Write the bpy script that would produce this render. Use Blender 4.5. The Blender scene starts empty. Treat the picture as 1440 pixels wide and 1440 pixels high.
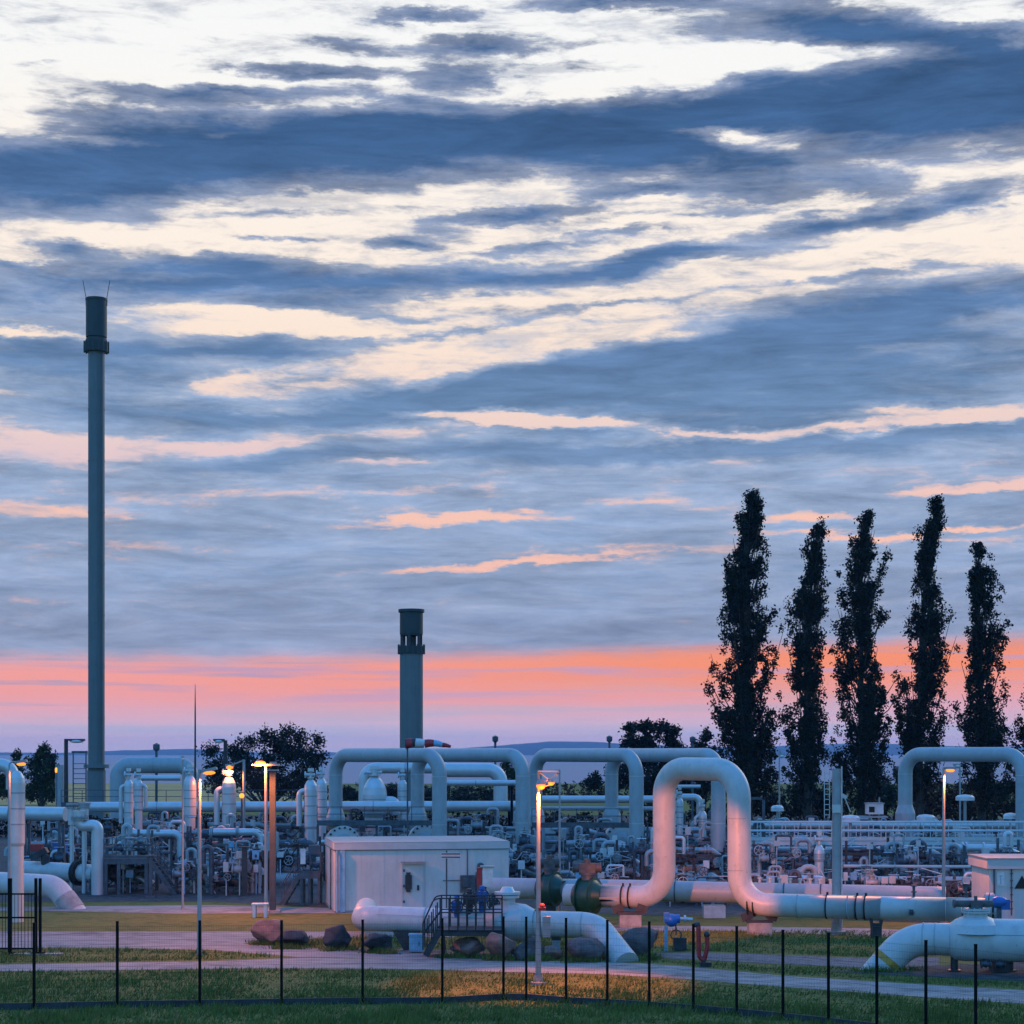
import bpy, bmesh, math, random
from mathutils import Vector, Matrix, noise
S = bpy.context.scene
COL = S.collection
R = math.radians
PI = math.pi
# ---- calibration of the survey: pixel of the 1440 px photograph -> metres -------------------
F, H, HY = 2600.0, 7.7, 1058.0          # focal length in px, eye height in m, horizon row

def W(px, py, D):
    return Vector(((px - 720) * D / F, D, H - (py - HY) * D / F))

def G(px, py, z=0.0):                    # a point on the ground
    D = (H - z) * F / (py - HY)
    return Vector(((px - 720) * D / F, D, z))

def DG(py):
    return H * F / (py - HY)

# ---- materials -----------------------------------------------------------------------------
MATS = {}

def mat(name, col, rough=0.6, metal=0.0, var=0.12, scale=2.0, bump=0.0, bscale=20.0, col2=None, spec=0.5, stretch=(1, 1, 1), coord='Object', rvar=0.12):
    m = bpy.data.materials.new(name)
    m.use_nodes = True
    nt = m.node_tree
    b = nt.nodes['Principled BSDF']
    b.inputs['Roughness'].default_value = rough
    b.inputs['Metallic'].default_value = metal
    b.inputs['Specular IOR Level'].default_value = spec
    tc = nt.nodes.new('ShaderNodeTexCoord')
    mp = nt.nodes.new('ShaderNodeMapping')
    mp.inputs['Scale'].default_value = stretch
    nt.links.new(tc.outputs[coord], mp.inputs[0])
    n = nt.nodes.new('ShaderNodeTexNoise')
    n.inputs['Scale'].default_value = scale
    n.inputs['Detail'].default_value = 6
    n.inputs['Roughness'].default_value = 0.62
    nt.links.new(mp.outputs[0], n.inputs['Vector'])
    cr = nt.nodes.new('ShaderNodeValToRGB')
    c2 = col2 if col2 else tuple(max(0, c * (1 - var * 2)) for c in col)
    c1 = col if col2 else tuple(min(1, c * (1 + var)) for c in col)
    cr.color_ramp.elements[0].position = 0.34
    cr.color_ramp.elements[1].position = 0.66
    cr.color_ramp.elements[0].color = (*c2, 1)
    cr.color_ramp.elements[1].color = (*c1, 1)
    nt.links.new(n.outputs['Fac'], cr.inputs[0])
    nt.links.new(cr.outputs[0], b.inputs['Base Color'])
    if rvar:
        mr = nt.nodes.new('ShaderNodeMapRange')
        mr.inputs['To Min'].default_value = max(0.05, rough - rvar)
        mr.inputs['To Max'].default_value = min(1, rough + rvar)
        nt.links.new(n.outputs['Fac'], mr.inputs[0])
        nt.links.new(mr.outputs[0], b.inputs['Roughness'])
    if bump:
        n2 = nt.nodes.new('ShaderNodeTexNoise')
        n2.inputs['Scale'].default_value = bscale
        n2.inputs['Detail'].default_value = 5
        nt.links.new(tc.outputs[coord], n2.inputs['Vector'])
        bp = nt.nodes.new('ShaderNodeBump')
        bp.inputs['Strength'].default_value = bump
        bp.inputs['Distance'].default_value = 0.05
        nt.links.new(n2.outputs['Fac'], bp.inputs['Height'])
        nt.links.new(bp.outputs[0], b.inputs['Normal'])
    MATS[name] = m
    return m

def glow(name, col, strength):
    m = bpy.data.materials.new(name)
    m.use_nodes = True
    nt = m.node_tree
    b = nt.nodes['Principled BSDF']
    b.inputs['Base Color'].default_value = (*col, 1)
    b.inputs['Emission Color'].default_value = (*col, 1)
    b.inputs['Emission Strength'].default_value = strength
    MATS[name] = m
    return m

M = MATS

def grimy(name, col, rough, stretch=(1.6, 1.6, 0.7), amount=0.38):
    """paint with run marks, patchy grime and a few chips"""
    m = mat(name, col, rough, var=0.05, scale=0.9, bump=0.04, bscale=5, rvar=0.10)
    nt = m.node_tree; b = nt.nodes['Principled BSDF']
    src = b.inputs['Base Color'].links[0].from_socket
    tc = nt.nodes.new('ShaderNodeTexCoord')
    mp = nt.nodes.new('ShaderNodeMapping'); mp.inputs['Scale'].default_value = stretch
    nt.links.new(tc.outputs['Object'], mp.inputs[0])
    n = nt.nodes.new('ShaderNodeTexNoise'); n.inputs['Scale'].default_value = 2.2; n.inputs['Detail'].default_value = 9; n.inputs['Roughness'].default_value = 0.72
    nt.links.new(mp.outputs[0], n.inputs['Vector'])
    mr = nt.nodes.new('ShaderNodeMapRange'); mr.inputs[1].default_value = 0.50; mr.inputs[2].default_value = 0.78; mr.inputs[3].default_value = 0.0; mr.inputs[4].default_value = amount
    nt.links.new(n.outputs['Fac'], mr.inputs[0])
    mx = nt.nodes.new('ShaderNodeMix'); mx.data_type = 'RGBA'
    nt.links.new(mr.outputs[0], mx.inputs[0]); nt.links.new(src, mx.inputs[6])
    mx.inputs[7].default_value = (col[0] * .35, col[1] * .32, col[2] * .28, 1)
    n2 = nt.nodes.new('ShaderNodeTexNoise'); n2.inputs['Scale'].default_value = 7; n2.inputs['Detail'].default_value = 4
    nt.links.new(tc.outputs['Object'], n2.inputs['Vector'])
    m2 = nt.nodes.new('ShaderNodeMapRange'); m2.inputs[1].default_value = 0.70; m2.inputs[2].default_value = 0.74; m2.inputs[4].default_value = 0.5
    nt.links.new(n2.outputs['Fac'], m2.inputs[0])
    mx2 = nt.nodes.new('ShaderNodeMix'); mx2.data_type = 'RGBA'
    nt.links.new(m2.outputs[0], mx2.inputs[0]); nt.links.new(mx.outputs[2], mx2.inputs[6]); mx2.inputs[7].default_value = (0.11, 0.095, 0.085, 1)
    nt.links.new(mx2.outputs[2], b.inputs['Base Color'])
    return m
grimy('pipe_paint', (0.53, 0.54, 0.54), 0.40)
grimy('pipe_grey', (0.37, 0.41, 0.43), 0.44)
mat('clad_steel', (0.58, 0.61, 0.63), 0.42, 0.35, var=0.05, scale=1.2, rvar=0.06)
mat('galvanised', (0.34, 0.37, 0.40), 0.5, 0.4, var=0.08, scale=2, rvar=0.06)
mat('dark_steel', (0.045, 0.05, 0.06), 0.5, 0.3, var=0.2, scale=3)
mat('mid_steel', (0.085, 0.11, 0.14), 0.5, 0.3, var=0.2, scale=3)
grimy('stack_paint', (0.15, 0.175, 0.18), 0.6, (2.5, 2.5, 0.12), 0.4)
mat('stack_dark', (0.035, 0.05, 0.052), 0.6, var=0.15, scale=1.2, stretch=(1, 1, 0.3))
mat('fence_green', (0.006, 0.008, 0.008), 0.8, var=0.2, scale=4, spec=0.1)
grimy('white_wall', (0.62, 0.61, 0.60), 0.6, (3.0, 3.0, 0.25), 0.30)
mat('roof_trim', (0.52, 0.54, 0.56), 0.5, var=0.05, scale=1)
mat('valve_green', (0.004, 0.060, 0.046), 0.4, var=0.15, scale=3)
mat('valve_blue', (0.02, 0.14, 0.48), 0.35, var=0.15, scale=3)
mat('box_blue', (0.22, 0.45, 0.62), 0.45, var=0.1, scale=3)
mat('red_paint', (0.42, 0.03, 0.035), 0.45, var=0.15, scale=4)
mat('brown_cover', (0.10, 0.095, 0.095), 0.6, var=0.2, scale=5)
mat('yellow_paint', (0.5, 0.27, 0.04), 0.5, var=0.15, scale=4)
mat('concrete', (0.34, 0.34, 0.33), 0.85, var=0.15, scale=2.5, bump=0.3, bscale=14)
mat('black_rubber', (0.012, 0.013, 0.015), 0.7, var=0.1)
mat('water', (0.10, 0.17, 0.26), 0.5, var=0.1, scale=0.02, stretch=(1, 4, 1), bump=0.0)
mat('hill_woods', (0.03, 0.06, 0.07), 0.95, var=0.3, scale=0.006)
mat('bark', (0.045, 0.038, 0.03), 0.9, var=0.3, scale=3, bump=0.5, bscale=12)
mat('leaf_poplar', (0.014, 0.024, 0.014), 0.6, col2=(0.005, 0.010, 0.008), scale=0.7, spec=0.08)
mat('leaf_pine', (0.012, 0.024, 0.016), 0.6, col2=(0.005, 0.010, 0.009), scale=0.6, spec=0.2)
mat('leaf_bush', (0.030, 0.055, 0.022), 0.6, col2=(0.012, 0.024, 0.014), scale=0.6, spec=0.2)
mat('rock_red', (0.34, 0.19, 0.155), 0.85, col2=(0.17, 0.11, 0.10), scale=2.5, bump=0.5, bscale=9)
mat('rock_grey', (0.15, 0.13, 0.13), 0.85, col2=(0.06, 0.055, 0.06), scale=2.2, bump=0.5, bscale=9)
mat('rock_dark', (0.042, 0.050, 0.062), 0.75, col2=(0.018, 0.023, 0.03), scale=2.2, bump=0.5, bscale=9)
mat('sock_white', (0.6, 0.6, 0.62), 0.8)
mat('sign_white', (0.72, 0.70, 0.70), 0.5)
mat('glass_dark', (0.01, 0.013, 0.018), 0.12, var=0)
glow('lamp_glow', (1.0, 0.24, 0.02), 0.46)
glow('lamp_small', (1.0, 0.33, 0.04), 0.45)

def ground_mat(name, cols, scales, rough=0.9, bump=0.4, bscale=8, stretch=(1, 1, 1)):
    """three-colour mix of two noise layers"""
    m = bpy.data.materials.new(name)
    m.use_nodes = True
    nt = m.node_tree
    b = nt.nodes['Principled BSDF']
    b.inputs['Roughness'].default_value = rough
    b.inputs['Specular IOR Level'].default_value = 0.2
    tc = nt.nodes.new('ShaderNodeTexCoord')
    mp = nt.nodes.new('ShaderNodeMapping')
    mp.inputs['Scale'].default_value = stretch
    nt.links.new(tc.outputs['Object'], mp.inputs[0])
    prev = None
    for i, sc in enumerate(scales):
        n = nt.nodes.new('ShaderNodeTexNoise')
        n.inputs['Scale'].default_value = sc
        n.inputs['Detail'].default_value = 8
        n.inputs['Roughness'].default_value = 0.7
        nt.links.new(mp.outputs[0], n.inputs['Vector'])
        mr = nt.nodes.new('ShaderNodeMapRange')
        mr.interpolation_type = 'SMOOTHSTEP'
        mr.inputs['From Min'].default_value = 0.40
        mr.inputs['From Max'].default_value = 0.62
        nt.links.new(n.outputs['Fac'], mr.inputs[0])
        mx = nt.nodes.new('ShaderNodeMix')
        mx.data_type = 'RGBA'
        nt.links.new(mr.outputs[0], mx.inputs[0])
        if prev is None:
            mx.inputs[6].default_value = (*cols[0], 1)
        else:
            nt.links.new(prev, mx.inputs[6])
        mx.inputs[7].default_value = (*cols[i + 1], 1)
        prev = mx.outputs[2]
    nt.links.new(prev, b.inputs['Base Color'])
    n2 = nt.nodes.new('ShaderNodeTexNoise')
    n2.inputs['Scale'].default_value = bscale
    n2.inputs['Detail'].default_value = 6
    nt.links.new(tc.outputs['Object'], n2.inputs['Vector'])
    bp = nt.nodes.new('ShaderNodeBump')
    bp.inputs['Strength'].default_value = bump
    bp.inputs['Distance'].default_value = 0.12
    nt.links.new(n2.outputs['Fac'], bp.inputs['Height'])
    nt.links.new(bp.outputs[0], b.inputs['Normal'])
    MATS[name] = m
    return m

ground_mat('turf', [(0.120, 0.155, 0.032), (0.065, 0.100, 0.022), (0.155, 0.150, 0.045)], [0.45, 1.7], bump=0.8, bscale=5)
ground_mat('grass_blade', [(0.130, 0.190, 0.036), (0.070, 0.118, 0.024), (0.180, 0.175, 0.052)], [0.6, 2.2], bump=0.0)
ground_mat('path_paving', [(0.26, 0.255, 0.245), (0.15, 0.15, 0.145), (0.33, 0.32, 0.30)], [0.22, 1.6], bump=0.25, bscale=18, stretch=(0.5, 1, 1))
ground_mat('asphalt', [(0.15, 0.15, 0.16), (0.105, 0.11, 0.115), (0.20, 0.195, 0.19)], [0.3, 2.2], bump=0.3, bscale=20)
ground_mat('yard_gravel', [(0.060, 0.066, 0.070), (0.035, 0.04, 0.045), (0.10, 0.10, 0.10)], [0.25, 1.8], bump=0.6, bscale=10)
ground_mat('dry_field', [(0.46, 0.29, 0.10), (0.38, 0.25, 0.09), (0.50, 0.34, 0.13)], [0.02, 0.2], bump=0.3, bscale=0.7)

# ---- mesh builder ---------------------------------------------------------------------------
class MB:
    def __init__(s):
        s.v = []; s.f = []; s.sm = []

    def face(s, idx, smooth=False):
        s.f.append(tuple(idx)); s.sm.append(smooth)

    def quad(s, a, b, c, d):
        n = len(s.v); s.v += [Vector(a), Vector(b), Vector(c), Vector(d)]; s.face((n, n + 1, n + 2, n + 3))

    def box(s, c, size, rz=0.0, ry=0.0):
        c = Vector(c); x, y, z = [k / 2 for k in size]
        m = Matrix.Rotation(rz, 3, 'Z') @ Matrix.Rotation(ry, 3, 'Y')
        n = len(s.v)
        for q in ((-x, -y, -z), (x, -y, -z), (x, y, -z), (-x, y, -z), (-x, -y, z), (x, -y, z), (x, y, z), (-x, y, z)):
            s.v.append(c + m @ Vector(q))
        for q in ((0, 3, 2, 1), (4, 5, 6, 7), (0, 1, 5, 4), (1, 2, 6, 5), (2, 3, 7, 6), (3, 0, 4, 7)):
            s.face([n + i for i in q])
        return s

    def beam(s, a, b, w, h=None):
        """square bar from a to b"""
        a = Vector(a); b = Vector(b); h = h or w
        d = (b - a); L = d.length
        if L < 1e-6: return s
        d.normalize()
        up = Vector((0, 0, 1)) if abs(d.z) < 0.95 else Vector((0, 1, 0))
        sd = d.cross(up).normalized(); up = sd.cross(d).normalized()
        n = len(s.v)
        for p in (a, b):
            for (i, j) in ((-1, -1), (1, -1), (1, 1), (-1, 1)):
                s.v.append(p + sd * (i * w / 2) + up * (j * h / 2))
        for q in ((0, 1, 2, 3), (7, 6, 5, 4), (0, 4, 5, 1), (1, 5, 6, 2), (2, 6, 7, 3), (3, 7, 4, 0)):
            s.face([n + i for i in q])
        return s

    def tube(s, pts, r, seg=16, cap=True):
        """swept round tube; r a number or one per point"""
        pts = [Vector(p) for p in pts]
        q = [pts[0]]
        rr = [r[0]] if isinstance(r, (list, tuple)) else None
        for i, p in enumerate(pts[1:], 1):
            if (p - q[-1]).length > 1e-5 or rr is not None:
                q.append(p)
                if rr is not None: rr.append(r[i])
        pts = q
        if len(pts) < 2: return s
        n0 = len(s.v)
        up = None
        rings = []
        for i, p in enumerate(pts):
            a = pts[max(0, i - 1)]; b = pts[min(len(pts) - 1, i + 1)]
            t = (b - a)
            if t.length < 1e-9: t = Vector((0, 0, 1))
            t.normalize()
            if up is None:
                up = Vector((0, 0, 1)) if abs(t.z) < 0.9 else Vector((1, 0, 0))
            sd = t.cross(up)
            if sd.length < 1e-4:
                sd = t.cross(Vector((0.3, 1, 0.2)))
            sd.normalize(); up = sd.cross(t).normalized()
            rad = rr[i] if rr is not None else r
            ring = []
            for k in range(seg):
                an = 2 * PI * k / seg
                ring.append(len(s.v)); s.v.append(p + sd * (math.cos(an) * rad) + up * (math.sin(an) * rad))
            rings.append(ring)
        for A, B in zip(rings, rings[1:]):
            for k in range(seg):
                s.face((A[k], B[k], B[(k + 1) % seg], A[(k + 1) % seg]), True)
        if cap:
            for ring, rev in ((rings[0], False), (rings[-1], True)):
                n = len(s.v); s.v += [s.v[i].copy() for i in ring]
                ids = list(range(n, n + seg))
                s.face(ids[::-1] if rev else ids)
        return s

    def cyl(s, a, b, r, seg=16, r2=None):
        return s.tube([a, b], [r, r if r2 is None else r2], seg)

    def lathe(s, prof, c, axis='Z', seg=24, smooth=True, rot=None):
        """prof: (radius, height) pairs; sharp where a pair repeats"""
        c = Vector(c)
        def P(r, h, an):
            v = Vector((r * math.cos(an), r * math.sin(an), h))
            if axis == 'X': v = Vector((v.z, v.x, v.y))
            elif axis == 'Y': v = Vector((v.x, v.z, v.y))
            if rot is not None: v = rot @ v
            return c + v
        for (r0, h0), (r1, h1) in zip(prof, prof[1:]):
            if abs(r0 - r1) < 1e-9 and abs(h0 - h1) < 1e-9: continue
            n = len(s.v)
            for k in range(seg):
                an = 2 * PI * k / seg
                s.v.append(P(r0, h0, an)); s.v.append(P(r1, h1, an))
            for k in range(seg):
                a = n + 2 * k; b = n + 2 * ((k + 1) % seg)
                s.face((a, b, b + 1, a + 1), smooth)
        return s

    def ball(s, c, r, seg=16, rings=10, sc=(1, 1, 1)):
        prof = [(r * math.sin(PI * i / rings), -r * math.cos(PI * i / rings)) for i in range(rings + 1)]
        n = len(s.v)
        c = Vector(c)
        for (a, h) in prof:
            for k in range(seg):
                an = 2 * PI * k / seg
                s.v.append(c + Vector((a * math.cos(an) * sc[0], a * math.sin(an) * sc[1], h * sc[2])))
        for i in range(rings):
            for k in range(seg):
                A = n + i * seg; k2 = (k + 1) % seg
                s.face((A + k, A + k2, A + seg + k2, A + seg + k), True)
        return s

    def torus(s, c, Rr, r, axis=Vector((0, 1, 0)), seg=24, ts=8):
        axis = Vector(axis).normalized()
        u = axis.orthogonal().normalized(); w = axis.cross(u)
        pts = [Vector(c) + u * (Rr * math.cos(2 * PI * k / seg)) + w * (Rr * math.sin(2 * PI * k / seg)) for k in range(seg + 1)]
        return s.tube(pts, r, ts, cap=False)

    def mesh(s, name, material, origin=(0, 0, 0)):
        o = Vector(origin)
        me = bpy.data.meshes.new(name)
        me.from_pydata([tuple(p - o) for p in s.v], [], s.f)
        me.polygons.foreach_set('use_smooth', s.sm)
        for mm in (material if isinstance(material, (list, tuple)) else [material]):
            me.materials.append(MATS[mm] if isinstance(mm, str) else mm)
        me.update()
        return me


def fillet(pts, rad, n=8):
    """polyline with rounded corners"""
    pts = [Vector(p) for p in pts]
    out = [pts[0]]
    for i in range(1, len(pts) - 1):
        p = pts[i]; a = (pts[i - 1] - p); b = (pts[i + 1] - p)
        la, lb = a.length, b.length
        a.normalize(); b.normalize()
        ang = a.angle(b)
        if ang > PI - 0.02:
            out.append(p); continue
        r = rad[i - 1] if isinstance(rad, (list, tuple)) else rad
        d = min(r / math.tan(ang / 2), la * 0.499, lb * 0.499)
        r = d * math.tan(ang / 2)
        c = p + (a + b).normalized() * (r / math.sin(ang / 2))
        s0 = p + a * d - c; s1 = p + b * d - c
        tot = s0.angle(s1)
        ax = s0.cross(s1).normalized()
        for k in range(n + 1):
            out.append(c + Matrix.Rotation(tot * k / n, 3, ax) @ s0)
    out.append(pts[-1])
    return out


def tag(o, label, cat, group=None, kind=None):
    if label: o['label'] = label
    if cat: o['category'] = cat
    if group: o['group'] = group
    if kind: o['kind'] = kind
    return o


def thing(name, loc, label, cat, group=None):
    o = bpy.data.objects.new(name, None)
    o.empty_display_size = 0.2
    COL.objects.link(o); o.location = Vector(loc)
    o['_o'] = 1
    del o['_o']
    ORI[o.name] = Vector(loc)
    return tag(o, label, cat, group)

ORI = {}

def part(name, mb, material, parent, label=None):
    """a mesh given in world coordinates hung under its thing or part"""
    org = ORI[parent.name]
    me = mb.mesh(name, material, org)
    o = bpy.data.objects.new(name, me)
    COL.objects.link(o); o.parent = parent
    ORI[o.name] = org
    if label: o['label'] = label
    return o


def solo(name, mb, material, loc, label=None, cat=None, group=None, kind=None):
    o = bpy.data.objects.new(name, mb.mesh(name, material, loc))
    COL.objects.link(o); o.location = Vector(loc)
    ORI[o.name] = Vector(loc)
    return tag(o, label, cat, group, kind)


def dup(root, loc, rz=0.0, label=None, scale=None):
    """a copy of a thing with copies of its parts and sub-parts"""
    r = root.copy(); COL.objects.link(r); r.location = Vector(loc); r.rotation_euler = (0, 0, rz)
    if scale: r.scale = scale
    if label: r['label'] = label
    for ch in list(root.children):
        c = ch.copy(); COL.objects.link(c); c.parent = r
        for g in list(ch.children):
            d = g.copy(); COL.objects.link(d); d.parent = c
    return r
# ---- camera, world, sun, haze ----------------------------------------------------------------
cam = bpy.data.cameras.new('camera')
co = bpy.data.objects.new('camera', cam)
COL.objects.link(co)
co.location = (0, 0, H); co.rotation_euler = (R(90), 0, 0)
cam.sensor_width = 36; cam.lens = F / 1440 * 36
cam.shift_y = (HY - 720) / 1440
cam.clip_start = 0.5; cam.clip_end = 30000
S.camera = co
S.view_settings.view_transform = 'Standard'
S.view_settings.look = 'None'
S.view_settings.exposure = 2.0; S.view_settings.gamma = 1
S.view_settings.use_curve_mapping = False
S.cycles.use_denoising = True
S.cycles.max_bounces = 6; S.cycles.diffuse_bounces = 3; S.cycles.glossy_bounces = 3
S.cycles.volume_bounces = 1; S.cycles.transparent_max_bounces = 6
S.cycles.sample_clamp_indirect = 4
S.cycles.sample_clamp_direct = 0
S.cycles.caustics_reflective = False; S.cycles.caustics_refractive = False
S.render.film_transparent = False
S.cycles.volume_step_rate = 1.0

def lin(r, g, b):
    f = lambda c: (c / 255 / 12.92) if c / 255 <= 0.04045 else ((c / 255 + 0.055) / 1.055) ** 2.4
    return (f(r), f(g), f(b), 1)

BGS = 0.15                                   # background strength; the picture is exposed two stops up
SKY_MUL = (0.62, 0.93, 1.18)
SUN_EL, SUN_AZ = 4.0, 22.0                    # degrees; azimuth from +Y towards +X
wd = bpy.data.worlds.new('World')
S.world = wd
wd.use_nodes = True
nt = wd.node_tree
nt.nodes.clear()
NN = nt.nodes.new; LK = nt.links.new

def math_(op, a, b=None, c=None, clamp=False):
    n = NN('ShaderNodeMath'); n.operation = op; n.use_clamp = clamp
    for i, v in enumerate((a, b, c)):
        if v is None: continue
        if hasattr(v, 'is_output'): LK(v, n.inputs[i])
        else: n.inputs[i].default_value = v
    return n.outputs[0]

def mixc(fac, a, b):
    n = NN('ShaderNodeMix'); n.data_type = 'RGBA'
    for i, v in ((0, fac), (6, a), (7, b)):
        if hasattr(v, 'is_output'): LK(v, n.inputs[i])
        else: n.inputs[i].default_value = v
    return n.outputs[2]

def smooth(v, lo, hi):
    n = NN('ShaderNodeMapRange'); n.interpolation_type = 'SMOOTHSTEP'
    LK(v, n.inputs[0]); n.inputs[1].default_value = lo; n.inputs[2].default_value = hi
    return n.outputs[0]

def combine(x, y, z=0.0):
    n = NN('ShaderNodeCombineXYZ')
    for i, v in enumerate((x, y, z)):
        if hasattr(v, 'is_output'): LK(v, n.inputs[i])
        else: n.inputs[i].default_value = v
    return n.outputs[0]

def noise_(vec, scale, detail=6, rough=0.6, dist=0.0):
    n = NN('ShaderNodeTexNoise'); LK(vec, n.inputs['Vector'])
    n.inputs['Scale'].default_value = scale; n.inputs['Detail'].default_value = detail
    n.inputs['Roughness'].default_value = rough; n.inputs['Distortion'].default_value = dist
    return n

tc = NN('ShaderNodeTexCoord')
sx = NN('ShaderNodeSeparateXYZ'); LK(tc.outputs['Generated'], sx.inputs[0])
X, Y, Z = sx.outputs
az = math_('ARCTAN2', X, Y)
hor = math_('SQRT', math_('ADD', math_('MULTIPLY', X, X), math_('MULTIPLY', Y, Y)))
el = math_('ARCTAN2', Z, hor)
s = math_('MULTIPLY', az, 26.0)              # azimuth and elevation in units of 1/26 rad
t = math_('MULTIPLY', el, 26.0)

def ST(px, py):                               # the same units for a bearing read off the survey
    a = math.atan((px - 720) / F); e = math.atan((HY - py) / math.hypot(F, px - 720))
    return a * 26.0, e * 26.0

base = combine(math_('MULTIPLY', s, 0.32), t)
nwarp = noise_(combine(math_('MULTIPLY', s, 0.36), math_('MULTIPLY', t, 1.1), 3.7), 1.5, 9, 0.66)
wsep = NN('ShaderNodeSeparateColor'); LK(nwarp.outputs['Color'], wsep.inputs[0])
ws = math_('ADD', s, math_('MULTIPLY', math_('SUBTRACT', wsep.outputs[0], 0.5), 2.3))
wt = math_('ADD', t, math_('MULTIPLY', math_('SUBTRACT', wsep.outputs[1], 0.5), 0.62))
P = combine(ws, wt)

def blob(px, py, rx, ry, tilt, w, acc):
    a, e = ST(px, py)
    mp = NN('ShaderNodeMapping'); mp.vector_type = 'TEXTURE'
    mp.inputs['Location'].default_value = (a, e, 0)
    mp.inputs['Rotation'].default_value = (0, 0, R(tilt))
    mp.inputs['Scale'].default_value = (rx / 100, ry / 100, 1)
    LK(P, mp.inputs[0])
    g = NN('ShaderNodeTexGradient'); g.gradient_type = 'SPHERICAL'; LK(mp.outputs[0], g.inputs[0])
    return math_('MULTIPLY_ADD', g.outputs['Fac'], w, acc)

CLOUDS = [  # centre, half width, half height, tilt, weight
    (1130, 30, 260, 50, -5, 1.2), (1390, 62, 230, 42, -8, 1.2), (870, 0, 260, 18, 0, 1.2), (1250, 48, 200, 40, -6, .7),
    (600, 24, 110, 16, 3, 1.1), (690, 64, 170, 24, 3, 1.2), (490, 57, 120, 20, -5, .8), (400, 98, 240, 16, 0, 1.0),
    (650, 106, 130, 28, 3, 1.0), (300, 132, 260, 20, 3, 1.1), (570, 138, 130, 18, -6, .6), (66, 93, 70, 10, 0, .5), (810, 95, 110, 12, 0, .5),
    (60, 255, 330, 92, 5, 1.45), (300, 218, 420, 84, 6, 1.25), (560, 203, 420, 84, 5, 1.25), (760, 190, 420, 82, 0, 1.15), (240, 172, 260, 40, 3, .7),
    (1010, 150, 380, 75, 5, 1.1), (1240, 142, 420, 84, 3, 1.25), (1430, 150, 330, 100, 0, 1.35), (1100, 226, 300, 46, -2, .9), (900, 228, 260, 52, 2, .7),
    (860, 270, 110, 16, 2, .9), (1000, 268, 150, 18, -3, .8), (1180, 262, 280, 26, -5, .8), (1118, 310, 80, 18, 0, .9), (1240, 303, 150, 24, 0, 1.2),
    (1350, 286, 100, 20, 2, 1.2), (1410, 262, 120, 24, 0, .6), (1030, 283, 200, 14, 2, .5),
    (705, 304, 200, 20, 4, 1.2), (380, 333, 130, 9, 0, .8), (550, 343, 90, 14, 0, .9), (110, 350, 90, 20, 0, .9), (15, 367, 80, 14, 0, .8), (600, 328, 160, 12, -2, .4),
    (150, 392, 340, 50, 3, 1.0), (330, 396, 330, 50, 0, .8), (520, 398, 330, 44, 2, .95), (730, 388, 300, 36, 3, 1.0), (900, 372, 190, 28, 8, .7), (1010, 345, 280, 26, 8, 1.0),
    (40, 430, 260, 44, 0, .9), (440, 432, 200, 26, 0, .8), (300, 368, 130, 20, -6, .6),
    (240, 500, 360, 62, 0, 1.0), (40, 500, 240, 60, 0, .8), (390, 488, 180, 30, 0, .6), (160, 570, 260, 70, 0, .9), (290, 585, 160, 44, 0, .6),
    (1320, 432, 480, 72, 3, 1.15), (1060, 486, 480, 66, 9, 1.15), (800, 531, 480, 54, 9, 1.05), (1250, 520, 640, 100, 2, 1.2), (620, 558, 420, 46, 5, 1.0), (930, 570, 560, 60, 0, 1.0),
    (720, 632, 560, 44, 3, 1.0), (380, 648, 260, 24, 6, .8), (1010, 622, 560, 44, 2, .8), (1330, 612, 420, 44, 0, .9), (150, 605, 220, 22, 0, .5), (450, 585, 260, 34, 0, .8),
    # breaks where the light shows through
    (1030, 196, 130, 24, -2, -1.5), (280, 388, 150, 10, 2, -.5), (140, 197, 120, 14, -4, -.7), (285, 187, 40, 10, 0, -.6), (1290, 70, 160, 12, -8, 0),
    (760, 593, 380, 16, -4, -1.9), (1150, 604, 480, 16, 2, -1.9), (1270, 580, 200, 18, 0, -1.1), (1380, 585, 100, 14, 0, -.5), (590, 648, 240, 16, 3, -.9), (380, 574, 140, 12, 0, -.8),
    (80, 620, 200, 60, 0, -.7), (340, 632, 170, 24, 0, -.8), (320, 540, 150, 20, 12, -.6), (1330, 455, 200, 18, 0, -.45), (1180, 497, 300, 6, 3, -.3), (900, 535, 260, 6, 3, -.3),
    (630, 732, 260, 12, 3, -1.0), (1140, 728, 150, 14, -2, -1.0), (1220, 757, 260, 11, -3, -1.0), (690, 795, 340, 12, 4, -1.1), (1390, 685, 240, 11, 2, -1.2), (1340, 748, 140, 9, 5, -1.0), (1000, 95, 420, 40, 4, -.9), (380, 456, 240, 26, -3, -.9), (50, 470, 200, 12, 0, -1.0), (620, 470, 260, 10, 8, .5), (860, 430, 300, 9, 6, .5), (1180, 395, 260, 10, 4, .5), (560, 448, 240, 14, 4, .6), (330, 452, 160, 12, 0, .5), (760, 350, 240, 10, 4, .6), (1130, 345, 200, 14, 6, .5), (860, 330, 160, 9, 4, .6), (430, 300, 240, 10, 4, .4), (980, 300, 260, 9, 3, .5), (330, 500, 240, 12, 2, .5), (250, 330, 420, 26, 2, -.35), (200, 95, 300, 40, 0, -.5),
    (70, 715, 220, 24, 0, -.55), (480, 690, 330, 12, 2, -.45), (860, 770, 200, 10, 3, -.35), (960, 650, 300, 12, 2, -.4), (900, 705, 260, 10, 0, -.35), (250, 770, 360, 16, 0, -.25),
]
acc = None
nt_bias = NN('ShaderNodeFloatCurve')
mpb = NN('ShaderNodeMapRange'); LK(t, mpb.inputs[0]); mpb.inputs[1].default_value = 0; mpb.inputs[2].default_value = 14
LK(mpb.outputs[0], nt_bias.inputs['Value'])
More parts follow.
